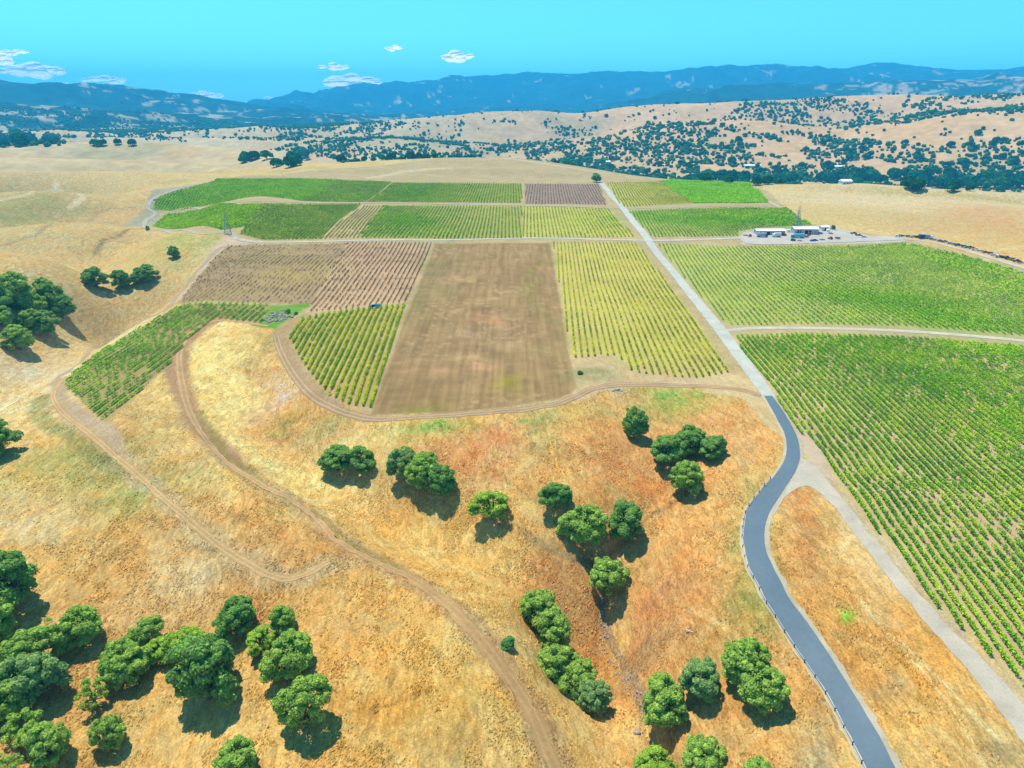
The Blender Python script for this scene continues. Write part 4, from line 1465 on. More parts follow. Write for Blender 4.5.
DK = ((68, 104, 58), (98, 138, 68))
MD = ((86, 120, 58), (122, 154, 70))
LT = ((96, 130, 50), (120, 152, 58))
GY = ((76, 110, 70), (108, 140, 82))
PROTO = {
    'dark': [oak_meshes(1, *DK), oak_meshes(2, *DK, W=9, Hh=6.8), oak_meshes(3, *DK, W=9, Hh=7.8, lobes=72)],
    'mid': [oak_meshes(11, *MD), oak_meshes(12, *MD, Hh=7.8, lobes=90), oak_meshes(13, *MD, Hh=6.6), oak_meshes(14, *MD, lobes=56, sparse=.15, low=.9)],
    'light': [oak_meshes(21, *LT, sparse=.2, lobes=52, low=.8), oak_meshes(22, *LT, Hh=6.5)],
    'grey': [oak_meshes(31, *GY), oak_meshes(32, *GY, sparse=.15)],
    'sparse': [oak_meshes(41, *MD, lobes=30, leaves=300, sparse=.55, low=1.8), oak_meshes(42, (88, 122, 54), (116, 150, 62), lobes=26, leaves=300, sparse=.6, low=2)],
    'bush': [oak_meshes(51, (60, 104, 60), (84, 130, 70), W=9, Hh=6, lobes=16, low=.1, size=.6)],
}
_pc = {}


def oak(px, py, wpx, kind, label, group=None, hk=1.0, name='oak_tree', stretch=1.0):
    """crown centre and crown width measured on the photograph"""
    hk *= 1.1
    wpx *= .80 if group == 'oaks in the left ravine' else .86 if group == 'oaks in the lower left corner' else .97
    i = _pc.get(kind, 0)
    _pc[kind] = i + 1
    cr, tr = PROTO[kind][i % len(PROTO[kind])]
    b_ = at1(px, py)
    slant = math.hypot(math.hypot(b_[0], b_[1]), CAMZ - b_[2])
    dep = math.atan2(CAMZ - b_[2], math.hypot(b_[0], b_[1]))
    base = at1(px, py + .36 * wpx * math.cos(dep) * hk)
    slant = math.hypot(math.hypot(base[0], base[1]), CAMZ - base[2])
    sc = wpx * slant / FPX / 9.0
    e = empty(name, (base[0], base[1], base[2] - .1), rnd.uniform(0, 2 * PI), sc)
    e.scale = (sc * stretch, sc, sc * hk)
    link('crown', cr, e)
    link('trunk', tr, e)
    tag(e, label, 'bush' if name == 'bush' else 'tree', group)
    return e


G1, G2, G3, G4 = 'oaks scattered in the middle hollow', 'oaks in the lower left corner', 'oaks in the left ravine', 'oaks along the bottom right'
for a in [
    (634, 424, 30, 'dark', 'small round dark oak standing alone highest in the middle hollow', G1, 1.1),
    (668, 449, 46, 'dark', 'wide dark green oak with a lower oak touching its right side', G1, .8),
    (686, 443, 38, 'dark', 'dark oak between the wide oak and the low right one in the trio', G1, .85),
    (712, 448, 32, 'dark', 'low dark oak forming the right end of the trio under the green patch', G1, .75),
    (686, 479, 38, 'mid', 'rounded oak just below the trio of joined dark oaks', G1, 1.0),
    (338, 459, 42, 'dark', 'dark low oak, left one of the pair nearest the brown track bend', G1, .75),
    (360, 461, 38, 'dark', 'dark low oak, right one of the pair nearest the brown track bend', G1, .75),
    (404, 464, 38, 'grey', 'greyish oak at the upper left of the clump left of centre', G1, .9),
    (424, 472, 42, 'mid', 'mid green oak in the middle of the clump left of centre', G1, .9),
    (440, 482, 36, 'dark', 'darker oak at the lower right end of the clump left of centre', G1, 1.0),
    (491, 507, 44, 'light', 'bright green low oak alone between the clump and the central trio', G1, .72),
    (554, 495, 36, 'dark', 'smaller dark oak at the top of the central trio', G1, .95),
    (583, 525, 50, 'mid', 'broad oak, lower left and largest of the central trio', G1, .92),
    (625, 523, 44, 'dark', 'rounded dark oak, right one of the central trio', G1, .9),
    (607, 579, 46, 'mid', 'round oak standing alone at the head of the stony gully', G1, .92),
    (540, 611, 44, 'mid', 'topmost oak of the line of oaks running down beside the track', G1, .9),
    (552, 634, 46, 'mid', 'second oak from the top in the line beside the track', G1, .95),
    (556, 664, 46, 'mid', 'third oak down in the line beside the track, bright topped', G1, .95),
    (576, 686, 44, 'mid', 'fourth oak down in the line beside the track', G1, .95),
    (592, 700, 36, 'grey', 'lowest greyish oak at the foot of the line beside the track', G1, 1.0),
    (662, 706, 50, 'mid', 'open crowned oak beside the lower end of the stony gully', G4, .95),
    (698, 682, 42, 'grey', 'greyish oak between the gully oak and the big road oak', G4, 1.0),
    (742, 664, 46, 'mid', 'upper of two joined oaks nearest the asphalt road', G4, .95),
    (757, 688, 48, 'mid', 'lower of two joined oaks nearest the asphalt road', G4, 1.0),
    (655, 768, 40, 'light', 'light green oak cut by the bottom edge of the photo', G4, .9),
    (700, 762, 46, 'mid', 'oak cut by the bottom edge, right of the light green one', G4, .9),
    (757, 778, 34, 'mid', 'oak top barely showing at the bottom edge left of the road', G4, .9),
    (8, 588, 66, 'dark', 'big dark oak on the left edge below the hillside block', G2, 1.0),
    (-6, 624, 50, 'mid', 'bright green oak on the left edge under the big dark oak', G2, .9),
    (-2, 441, 42, 'dark', 'dark oak on the left edge beside the golden ridge', G2, 1.0),
    (82, 630, 46, 'mid', 'oak at the upper right end of the lower left clump', G2, .95),
    (56, 642, 42, 'sparse', 'open oak with visible limbs next to the upper right end', G2, .95),
    (30, 655, 46, 'mid', 'oak in the upper left of the lower left clump', G2, .95),
    (36, 684, 56, 'grey', 'dense greyish green oak in the centre of the lower left clump', G2, .95),
    (8, 702, 46, 'mid', 'oak at the left edge low in the lower left clump', G2, .95),
    (30, 733, 42, 'sparse', 'thin light oak below the dense greyish one', G2, .9),
    (52, 748, 42, 'mid', 'small oak at the bottom of the lower left clump', G2, .95),
    (10, 770, 30, 'sparse', 'thin oak at the bottom left corner', G2, .9),
    (126, 664, 52, 'mid', 'bright oak right of the lower left clump with a long shadow', G2, .95),
    (149, 636, 36, 'mid', 'smaller oak touching the upper right of the bright oak', G2, .95),
    (96, 696, 34, 'sparse', 'sparse small oak with a bare leaning trunk', G2, 1.0),
    (112, 736, 33, 'mid', 'small round oak under the sparse leaning one', G2, 1.1),
    (238, 622, 46, 'dark', 'hollow topped oak with dark limbs at the top of the bottom clump', G2, .95),
    (285, 622, 32, 'mid', 'small compact oak at the upper right of the bottom clump', G2, 1.05),
    (262, 641, 38, 'light', 'pale green low oak between the hollow oak and compact oak', G2, .7),
    (291, 658, 56, 'mid', 'large rounded oak right of the pale green low oak', G2, .95),
    (306, 710, 60, 'mid', 'large round oak at the lower right of the bottom clump', G2, 1.1),
    (210, 676, 74, 'dark', 'largest dense oak in the bottom clump with a broad shadow', G2, 1.1),
    (182, 646, 46, 'light', 'pale green oak behind the largest dense oak', G2, .75),
    (158, 652, 30, 'light', 'thin pale oak left of the pale green one', G2, .8),
    (238, 768, 50, 'mid', 'oak at the bottom edge below the largest dense oak', G2, .9),
    (16, 294, 42, 'mid', 'oak at the upper left of the left ravine grove', G3, .85), (-4, 300, 44, 'dark', 'dark oak on the left edge in the ravine grove', G3, .9),
    (45, 286, 22, 'mid', 'small oak at the top right of the ravine grove', G3, .85), (54, 300, 32, 'dark', 'dark oak at the right side of the ravine grove', G3, .9),
    (62, 309, 30, 'dark', 'oak at the far right end of the ravine grove', G3, .9), (32, 306, 34, 'mid', 'oak in the middle of the ravine grove', G3, .85),
    (46, 325, 34, 'dark', 'lower dark oak in the ravine grove', G3, .9), (32, 322, 26, 'mid', 'small oak in the lower middle of the ravine grove', G3, .9), (20, 341, 32, 'mid', 'lowest oak of the ravine grove', G3, .85),
    (2, 316, 30, 'mid', 'oak low on the left edge in the ravine grove', G3, .9),
    (97, 280, 30, 'dark', 'left oak of the trio in the upper ravine', G3, .8), (122, 281, 23, 'dark', 'middle oak of the trio in the upper ravine', G3, .95), (147, 274, 26, 'dark', 'right oak of the trio in the upper ravine', G3, .85), (137, 280, 16, 'dark', 'small oak between middle and right of the upper ravine trio', G3, .9),
    (174, 253, 14, 'dark', 'single small oak above the trio in the upper ravine', G3, 1.0),
    (596, 178, 12, 'dark', 'lone oak at the far end of the long gravel road', None, .9),
    (148, 229, 5, 'dark', 'tiny dark tree at the bend of the upper left track', None, 1.0),
    (833, 228, 5, 'dark', 'small dark tree behind the sheds', None, 1.0),
]:
    oak(*a)
for a in [
    (508, 643, 18, 'bush', 'small grey green bush beside the wide dirt track', None, .8, 'bush'),
    (703, 541 - 140, 1.5, 'bush', None, None, .8, 'bush'),
    (580, 372, 7, 'bush', 'small dark bush at the corner of the brown field', None, .8, 'bush'),
    (288, 311, 7, 'bush', 'dark shrub growing on the rock pile', None, .8, 'bush'),
    (296, 313, 5, 'bush', 'second smaller shrub growing on the rock pile', None, .8, 'bush'),
]:
    if a[4]:
        oak(*a)

# ------------------------------------------------------------------ trees of the far hills and the valley
def small_oak(seed, n=90, ca=(30, 84, 66), cb=(56, 120, 74)):
    g = np.random.default_rng(seed)
    u = g.normal(size=(n, 3))
    u /= np.linalg.norm(u, axis=1)[:, None]
    u[:, 2] = np.abs(u[:, 2]) * 1.1 - .25
    lob = g.normal(size=(6, 3))
    lob /= np.linalg.norm(lob, axis=1)[:, None]
    b_ = .78 + .3 * sstep(.4, 1, (u @ lob.T).max(axis=1))
    Pc = u * b_[:, None] * np.array([.5, .5, .42])[None] + np.array([0, 0, .36])
    V, F_ = quads(Pc, u + g.normal(size=(n, 3)) * .25, g.uniform(.18, .30, n), 1, g)
    t_ = g.uniform(0, 1, (n, 1))
    c_ = A(*ca, k=1.7)[None] * (1 - t_) + A(*cb, k=1.7)[None] * t_
    cr = mesh_np('tree_crown', V, F_, np.repeat(c_, 4, 0), M['leaf'])
    tv, tf = tube([(0, 0, -.15), (0, 0, .35)], [.05, .035], 5)
    return cr, mesh_np('tree_trunk', tv, tf, None, M['bark'])


SMALL = [small_oak(60 + i, ca=c1, cb=c2) for i, (c1, c2) in enumerate([((26, 76, 60), (48, 108, 66)), ((34, 88, 62), (58, 120, 66)), ((46, 100, 56), (76, 132, 62)), ((28, 72, 64), (50, 98, 72))])]


def ico():
    t_ = (1 + 5 ** .5) / 2
    v = np.array([(-1, t_, 0), (1, t_, 0), (-1, -t_, 0), (1, -t_, 0), (0, -1, t_), (0, 1, t_), (0, -1, -t_), (0, 1, -t_), (t_, 0, -1), (t_, 0, 1), (-t_, 0, -1), (-t_, 0, 1)], float)
    v /= np.linalg.norm(v, axis=1)[:, None]
    f = np.array([(0, 11, 5), (0, 5, 1), (0, 1, 7), (0, 7, 10), (0, 10, 11), (1, 5, 9), (5, 11, 4), (11, 10, 2), (10, 7, 6), (7, 1, 8), (3, 9, 4), (3, 4, 2), (3, 2, 6), (3, 6, 8), (3, 8, 9), (4, 9, 5), (2, 4, 11), (6, 2, 10), (8, 6, 7), (9, 8, 1)])
    return v, f


IV, IF = ico()
WOODS = [  # outline on the picture, share of ground under trees
    ([(440, 120), (500, 115), (560, 118), (540, 128), (500, 150), (480, 172), (380, 172), (330, 160), (400, 135)], .30),
    ([(560, 150), (640, 128), (700, 122), (745, 128), (700, 150), (620, 172), (560, 172)], .62),
    ([(600, 160), (650, 132), (760, 128), (850, 138), (960, 148), (1030, 150), (1030, 188), (900, 178), (740, 176), (700, 190), (600, 178)], .46),
    ([(620, 160), (700, 150), (860, 160), (860, 174), (740, 176), (620, 176)], .25),
    ([(740, 104), (830, 98), (870, 104), (860, 128), (800, 126), (730, 114)], .40),
    ([(820, 125), (880, 108), (960, 98), (1030, 96), (1030, 112), (960, 118), (880, 126)], .55),
    ([(890, 112), (930, 98), (1030, 94), (1030, 106), (940, 118)], .35),
    ([(930, 150), (1030, 128), (1030, 166), (950, 168)], .35),
    ([(270, 150), (330, 138), (400, 142), (450, 150), (455, 160), (400, 160), (320, 158)], .42),
    ([(280, 118), (340, 122), (440, 122), (450, 150), (380, 140), (300, 140), (240, 132)], .55),
    ([(0, 134), (60, 130), (80, 140), (60, 146), (0, 148)], .6),
    ([(80, 128), (130, 130), (170, 136), (190, 142), (100, 139)], .45),
    ([(190, 120), (260, 122), (300, 134), (300, 142), (200, 138)], .35),
    ([(0, 106), (60, 112), (120, 120), (200, 124), (200, 134), (120, 134), (0, 128)], .65),
    ([(500, 113), (560, 112), (520, 150), (450, 165), (440, 140)], .20),
    ([(540, 125), (600, 128), (590, 160), (530, 165), (520, 145)], .14),
    ([(640, 170), (1030, 172), (1030, 192), (700, 190), (640, 184)], .38),
]
g = np.random.default_rng(77)
cand_t = []
NT = 90000
ra = np.sqrt(g.uniform(1280 ** 2, 4600 ** 2, NT))
aa = g.uniform(R(-40), R(40), NT)
X, Y = ra * np.sin(aa), ra * np.cos(aa)
Z = H(X, Y)
ppx, ppy, dd_ = project(X, Y, Z)
den = np.where((ppx < 420) & (ppy > 141), .0, .02)
for poly, dv in WOODS:
    ins = in_region(ppx, ppy, poly)
    den[ins] = np.maximum(den[ins], dv)
cl = fbm(X, Y, 75, 3, 909)
cl2 = fbm(X, Y, 260, 2, 919)
dens = den * np.clip(1 + 3.0 * cl + .8 * cl2, 0, 3.5)
dens = dens * np.clip(1 - 1.7 * fbm(X, Y, 420, 4, 21), .1, 2.6)
dens = np.where(den < .1, np.where((cl > .25) & (Z < 60) | (cl > .5), den * 2.2, den * .35), dens)
area_per = 0.5 * (4600 ** 2 - 1280 ** 2) * R(80) / NT
keep = g.uniform(size=NT) < dens * area_per / 42.0
# only ground that a viewer near here could see: test the line of sight with a generous margin
X, Y, Z, ppx, ppy, dd_ = [q_[keep] for q_ in (X, Y, Z, ppx, ppy, dd_)]
vis = np.ones(len(X), bool)
for t_ in np.linspace(.25, .985, 36):
    vis &= (CAMZ + (Z + 14 - CAMZ) * t_) > H(X * t_, Y * t_) - 4
X, Y, Z, ppx, ppy, dd_ = [q_[vis] for q_ in (X, Y, Z, ppx, ppy, dd_)]
W_ = np.clip(np.exp(g.normal(2.2, .32, len(X))), 4.5, 18)
W_ = np.where(dd_ > 3500, W_ * 1.25, W_)
print('far trees', len(X))
size_px = W_ / dd_ * FPX
inframe = (ppx > 0) & (ppx < 1024)
order = np.argsort(-np.where(inframe, size_px, 0))
big = set(order[:190].tolist())
zone = lambda x, y: ('far left' if x < 250 else 'left centre' if x < 450 else 'centre' if x < 600 else 'right centre' if x < 800 else 'far right')
for i in order[:190]:
    cr, tr = SMALL[int(g.integers(0, 4))]
    sc = W_[i]
    e = empty('hillside_tree', (X[i], Y[i], Z[i]), g.uniform(0, 6.28), sc)
    link('crown', cr, e)
    link('trunk', tr, e)
    where = 'in the valley' if Z[i] < -40 else 'on the dry slope'
    sz_ = 'small' if size_px[i] < 5.2 else 'medium' if size_px[i] < 6.2 else 'large'
    lm = 'above the far left rolling hills' if ppx[i] < 200 else 'behind the notch of golden hills' if ppx[i] < 310 else 'over the upper left green blocks' if ppx[i] < 420 else 'over the upper middle blocks' if ppx[i] < 530 else 'behind the far end of the gravel road' if ppx[i] < 640 else 'behind the brightest green block' if ppx[i] < 730 else 'near the long white barn' if ppx[i] < 790 else 'above the yard sheds' if ppx[i] < 860 else 'left above the pale blue farmhouse' if ppx[i] < 920 else 'right above the pale blue farmhouse' if ppx[i] < 975 else 'close to the right edge'
    tag(e, '%s dark rounded oak %s, %s' % (sz_, where, lm), 'tree', 'distant oaks beyond the vineyards')
sel = np.array([i for i in range(len(X)) if i not in big])
n = len(sel)
v = np.repeat(IV[None], n, 0) * g.uniform(.72, 1.15, (n, 12, 1))
v = v * np.stack([W_[sel] / 2, W_[sel] / 2, W_[sel] * .40], 1)[:, None, :] + np.stack([X[sel], Y[sel], Z[sel] + W_[sel] * .28], 1)[:, None, :]
f = IF[None] + (np.arange(n) * 12)[:, None, None]
t_ = g.uniform(0, 1, (n, 1))
c_ = A(44, 96, 66, 1.5)[None] * (1 - t_) + A(84, 134, 72, 1.5)[None] * t_
c_ = np.repeat(c_[:, None], 12, 1) * g.uniform(.75, 1.25, (n, 12, 1))
o = link('oak_woodland', mesh_np('oak_woodland', v.reshape(-1, 3), f.reshape(-1, 3), c_.reshape(-1, 3), M['leaf']))
tag(o, 'dark oak woodland spread over the dry hills and valley beyond the vineyards', 'woodland', kind='stuff')
# valley trees along the creek and a few clumps named one by one
VT = []
for (x0, x1, y0, y1, nn, w0, w1) in [(688, 735, 176, 183, 9, 8, 13), (735, 830, 179, 185, 22, 6, 12), (830, 900, 177, 185, 20, 7, 13), (900, 960, 177, 190, 22, 8, 14), (960, 1024, 182, 190, 14, 8, 15), (925, 1000, 187, 193, 10, 6, 10), (244, 270, 158, 163, 5, 9, 12), (272, 308, 157, 167, 7, 9, 14), (90, 140, 143, 146, 5, 6, 9), (0, 30, 139, 146, 8, 8, 12), (30, 66, 141, 144, 5, 5, 8)]:
    for _ in range(nn):
        VT.append((g.uniform(x0, x1), g.uniform(y0, y1), g.uniform(w0, w1)))
PV = at([q_[0] for q_ in VT], [q_[1] for q_ in VT])
for (x0, y0, wp), p in zip(VT, PV):
    rr_ = math.hypot(p[0], p[1])
    if rr_ > 4000:
        continue
    cr, tr = SMALL[int(g.integers(0, 4))]
    e = empty('valley_tree', (p[0], p[1], p[2] - .2), g.uniform(0, 6.28), wp * rr_ / FPX)
    link('crown', cr, e)
    link('trunk', tr, e)
    near_to = 'left of the long white barn' if x0 < 730 else 'below the long white barn' if x0 < 775 else 'just right of the long white barn' if x0 < 812 else 'above the yard sheds' if x0 < 840 else 'right of the white roofed house' if x0 < 880 else 'left of the pale blue farmhouse' if x0 < 925 else 'around the pale blue farmhouse' if x0 < 962 else 'at the right edge of the photo'
    szw = 'smaller' if wp < 9 else 'middle sized' if wp < 11.5 else 'larger'
    reg = 'left' if x0 < 200 else 'middle' if x0 < 400 else 'right'
    tag(e, {'left': '%s dark tree in the clumps on the far left rolling hills' % szw, 'middle': '%s dark tree in the notch of golden hills, %s clump' % (szw, 'left' if x0 < 270 else 'right'), 'right': '%s green tree of the valley belt %s' % (szw, near_to)}[reg], 'tree',
        {'left': 'trees in the far left clumps', 'middle': 'trees in the notch of the golden hills', 'right': 'trees of the valley belt at right'}[reg])

# ------------------------------------------------------------------ guardrail along the asphalt road
def offset_line(L, nvv, d):
    return L + nvv * d


gl_ = ALw - nv * .55
dlen = np.concatenate([[0], np.cumsum(np.linalg.norm(np.diff(gl_, axis=0), axis=1))])
i0 = int(np.argmin(np.hypot(*(ALw - poly_world([(772, 479)])[0]).T)))
KL = ALw[i0:] - nv[i0:] * .55
KR = ALw[i0:] - nv[i0:] * .02
kb = ribbon_xy('kerb', KL, KR, .20, M['kerb'], one((236, 226, 205)), 2, .12)
g0 = ALw[i0:] - nv[i0:] * .45
gd = np.concatenate([[0], np.cumsum(np.linalg.norm(np.diff(g0, axis=0), axis=1))])
cz0 = float(H(g0[:1, 0], g0[:1, 1])[0])
gr = empty('guardrail', (g0[0, 0], g0[0, 1], cz0))
tag(gr, 'low steel guardrail on dark posts along the outer edge of the asphalt road', 'guardrail')
rb = MB()
posts = []
ns = int(gd[-1] / 1.9)
ss = np.linspace(0, gd[-1], ns * 2 + 1)
gx, gy = np.interp(ss, gd, g0[:, 0]), np.interp(ss, gd, g0[:, 1])
gz = H(gx, gy)
for i in range(len(ss) - 1):
    p = np.array([gx[i] - g0[0, 0], gy[i] - g0[0, 1], gz[i] - cz0])
    q_ = np.array([gx[i + 1] - g0[0, 0], gy[i + 1] - g0[0, 1], gz[i + 1] - cz0])
    for hh, ww in ((.62, .05), (.50, .035), (.74, .05)):
        rb.bar(p + [0, 0, hh], q_ + [0, 0, hh], ww)
rb.build('rail', M['galv'], gr)
post_me = None
for i in range(0, len(ss), 4):
    p = np.array([gx[i] - g0[0, 0], gy[i] - g0[0, 1], gz[i] - cz0])
    if post_me is None:
        mb = MB()
        mb.box(-.11, .11, -.09, .09, -.3, .86)
        mb.box(-.13, .13, -.11, .11, .86, .90)
        po = mb.build('post', M['post'], gr, p)
        post_me = po.data
    else:
        link('post', post_me, gr, p)

# ------------------------------------------------------------------ standing dry grass on the near slopes
g = np.random.default_rng(3)
NG = 420000
r_ = np.sqrt(g.uniform(66 ** 2, 330 ** 2, NG))
r_ = np.where(g.uniform(size=NG) < .5, g.uniform(66, 200, NG), r_)
a_ = g.uniform(R(-47), R(47), NG)
X, Y = r_ * np.sin(a_), r_ * np.cos(a_)
cl = fbm(X * .8 + Y * .5, Y * .6 - X * .3, 3.2, 3, 951) + .5 * fbm(X, Y, 14, 2, 953)
kp = cl > g.uniform(-.2, 1.3, NG)
X, Y = X[kp], Y[kp]
c_, so = ground_paint(X, Y)
ok = so < .15
for cpts, hw in KEEP_OUT:
    q_ = cpts[::3] if len(cpts) > 30 else cpts
    if q_[:, 1].min() > 340:
        continue
    ok &= ldist(X, Y, q_) > hw + .3
X, Y, c_ = X[ok], Y[ok], c_[ok]
Z = H(X, Y)
n = len(X)
hgt = g.uniform(.15, .42, n)
Pc = np.stack([X, Y, Z + hgt * .4], 1)
th = g.uniform(0, PI, n)
U = np.stack([np.cos(th), np.sin(th), np.zeros(n)], 1) * g.uniform(.07, .26, n)[:, None]
Wv = np.stack([g.normal(0, .15, n) + .15, g.normal(0, .15, n) + .3, hgt * .8], 1) * .5
V = np.stack([Pc - U - Wv, Pc + U - Wv, Pc + U * .6 + Wv, Pc - U * .7 + Wv], 1).reshape(-1, 3)
c_ = np.clip(c_ * g.uniform(1.05, 1.6, (n, 1)) * np.array([1.05, 1.03, .95])[None], 0, .85)
o = link('dry_grass', mesh_np('dry_grass', V, np.arange(4 * n).reshape(-1, 4), np.repeat(c_, 4, 0), M['leaf']))
tag(o, 'standing tufts of dry golden grass on the near slopes', 'grass', kind='stuff')
print('tufts', n)

# ------------------------------------------------------------------ transmission towers
def pylon(px, py, h, label):
    p = at1(px, py)
    e = empty('transmission_tower', p, R(20))
    tag(e, label, 'power tower', 'lattice power towers')
    bw, tw = h * .13, h * .03
    legs = [((sx * bw, sy * bw, -.3), (sx * tw, sy * tw, h * .72)) for sx, sy in ((1, 1), (1, -1), (-1, -1), (-1, 1))]
    for a_, b_ in legs:
        MB().bar(a_, b_, .16, .12).build('leg', M['lattice'], e)
    br = MB()
    lv = np.linspace(0, 1, 8)
    for k in range(7):
        for j in range(4):
            a0, a1 = np.array(legs[j][0]), np.array(legs[j][1])
            b0, b1 = np.array(legs[(j + 1) % 4][0]), np.array(legs[(j + 1) % 4][1])
            br.bar(a0 + (a1 - a0) * lv[k], b0 + (b1 - b0) * lv[k + 1], .07)
            br.bar(b0 + (b1 - b0) * lv[k], a0 + (a1 - a0) * lv[k + 1], .07)
            br.bar(a0 + (a1 - a0) * lv[k + 1], b0 + (b1 - b0) * lv[k + 1], .07)
    br.build('bracing', M['lattice'], e)
    tp = MB()
    for sx in (1, -1):
        for sy in (1, -1):
            tp.bar((sx * tw, sy * tw, h * .72), (0, 0, h), .10)
    tp.build('peak', M['lattice'], e)
    for hh, wd in ((.72, .17), (.80, .15), (.88, .13)):
        ar = MB()
        for sx in (1, -1):
            for sy in (1, -1):
                ar.bar((sx * tw * .8, sy * tw * .6, h * hh), (sx * h * wd, 0, h * (hh + .01)), .09)
            ar.bar((sx * h * wd, 0, h * (hh + .01)), (sx * h * wd, 0, h * (hh - .05)), .06)
        ar.build('cross_arm', M['lattice'], e)


pylon(797, 226, 19, 'grey lattice power tower behind the white roofed sheds')
pylon(228, 234, 21, 'grey lattice power tower at the corner of the upper left green vineyard')

# ------------------------------------------------------------------ sheds and vehicles in the yard
def shed(px, py, L, D, h, rz, label, doors, wall='bluewall', tanks=0):
    p = at1(px, py)
    e = empty('farm_shed', p, rz)
    tag(e, label, 'shed')
    w_ = MB()
    w_.box(-L / 2, L / 2, -D / 2, D / 2, -.3, h)
    w_.build('wall', M[wall], e)
    rf = MB()
    rh = D * .13
    rf.v, rf.f = [], []
    o_ = .5
    prof = [(-D / 2 - o_, h + .02), (0, h + rh), (D / 2 + o_, h + .02), (D / 2 + o_, h + .22), (0, h + rh + .22), (-D / 2 - o_, h + .22)]
    b_ = 0
    for x_ in (-L / 2 - o_, L / 2 + o_):
        rf.v += [(x_, y_, z_) for y_, z_ in prof]
    rf.f = [(5, 4, 3, 2, 1, 0), (6, 7, 8, 9, 10, 11)] + [(k, (k + 1) % 6, 6 + (k + 1) % 6, 6 + k) for k in range(6)]
    ro = rf.build('roof', M['white'], e)
    gb = MB()
    for x_ in (-L / 2 + .01, L / 2 - .01):
        b_ = len(gb.v)
        gb.v += [(x_ - .02, -D / 2, h), (x_ - .02, D / 2, h), (x_ - .02, 0, h + rh), (x_ + .02, -D / 2, h), (x_ + .02, D / 2, h), (x_ + .02, 0, h + rh)]
        gb.f += [(b_, b_ + 2, b_ + 1), (b_ + 3, b_ + 4, b_ + 5), (b_, b_ + 3, b_ + 5, b_ + 2), (b_ + 1, b_ + 2, b_ + 5, b_ + 4)]
    gb.build('gable', M[wall], e)
    for x_, dw in doors:
        dr = MB()
        dr.box(x_ - dw / 2, x_ + dw / 2, -D / 2 - .06, -D / 2 - .003, 0, h * .8)
        do = dr.build('door', M['dark'], e)
        fr = MB()
        fr.box(x_ - dw / 2 - .15, x_ - dw / 2, -D / 2 - .1, -D / 2 - .003, 0, h * .8)
        fr.box(x_ + dw / 2, x_ + dw / 2 + .15, -D / 2 - .1, -D / 2 - .003, 0, h * .8)
        fr.box(x_ - dw / 2 - .15, x_ + dw / 2 + .15, -D / 2 - .1, -D / 2 - .003, h * .8, h * .8 + .15)
        fr.build('frame', M['white'], do)
    for k in range(int(L / 3)):
        pass
    pil = MB()
    for x_ in np.linspace(-L / 2 + .3, L / 2 - .3, int(L / 3.5) + 1):
        pil.box(x_ - .12, x_ + .12, -D / 2 - .13, -D / 2 - .062, 0, h)
    pil.build('wall_posts', M['white'], e)
    return e


shed(769, 234.5, 24, 7.5, 3.6, R(1), 'long low shed with a white roof at the left of the yard', [(-8, 3), (-2, 3), (5, 4)])
shed(804, 233.5, 20, 9, 4.4, R(-2), 'white roofed barn with a dark doorway beside the yard machinery', [(1.5, 5.5), (-6, 3)])
shed(823.5, 230.5, 6.5, 5, 3.4, R(8), 'small white cabin at the right of the barn', [(0, 1.6)], 'palewall')


def wheels(e, xs, y, r_=.38, w_=.24):
    for x_ in xs:
        for sy in (-1, 1):
            m_ = MB()
            m_.bar((x_, sy * y - w_ / 2, r_), (x_, sy * y + w_ / 2, r_), r_, r_, 12)
            t_ = m_.build('wheel', M['rubber'], e)
            h_ = MB()
            h_.bar((x_, sy * (y + w_ / 2), r_), (x_, sy * (y + w_ / 2 + .02), r_), r_ * .55, r_ * .5, 10)
            h_.build('rim', M['silver'], t_)


def car(paint):
    e = empty('parked_car', (0, 0, 0))
    b_ = MB()
    b_.prism([(-2.2, .35), (2.2, .35), (2.25, .75), (1.3, .95), (-1.9, 1.0), (-2.25, .9)], -.88, .88)
    b_.build('body', M[paint], e)
    c_ = MB()
    c_.prism([(-1.75, .98), (1.15, .94), (.45, 1.46), (-1.25, 1.5)], -.76, .76)
    c_.build('window_glass', M['glass'], e)
    r_ = MB()
    r_.box(-1.25, .42, -.74, .74, 1.485, 1.54)
    r_.build('roof', M[paint], e)
    wheels(e, (-1.4, 1.4), .82)
    return e


def pickup(paint):
    e = empty('pickup_truck', (0, 0, 0))
    b_ = MB()
    b_.prism([(-2.7, .5), (2.7, .5), (2.7, .95), (1.5, 1.12), (-2.7, 1.12)], -.95, .95)
    b_.build('body', M[paint], e)
    c_ = MB()
    c_.prism([(-.3, 1.12), (1.45, 1.1), (.95, 1.72), (-.15, 1.78)], -.8, .8)
    c_.build('window_glass', M['glass'], e)
    r_ = MB()
    r_.box(-.14, .92, -.78, .78, 1.77, 1.83)
    r_.build('roof', M[paint], e)
    d_ = MB()
    d_.box(-2.55, -.45, -.8, .8, 1.125, 1.14)
    d_.build('bed_floor', M['dark'], e)
    wheels(e, (-1.75, 1.75), .86, .42)
    return e


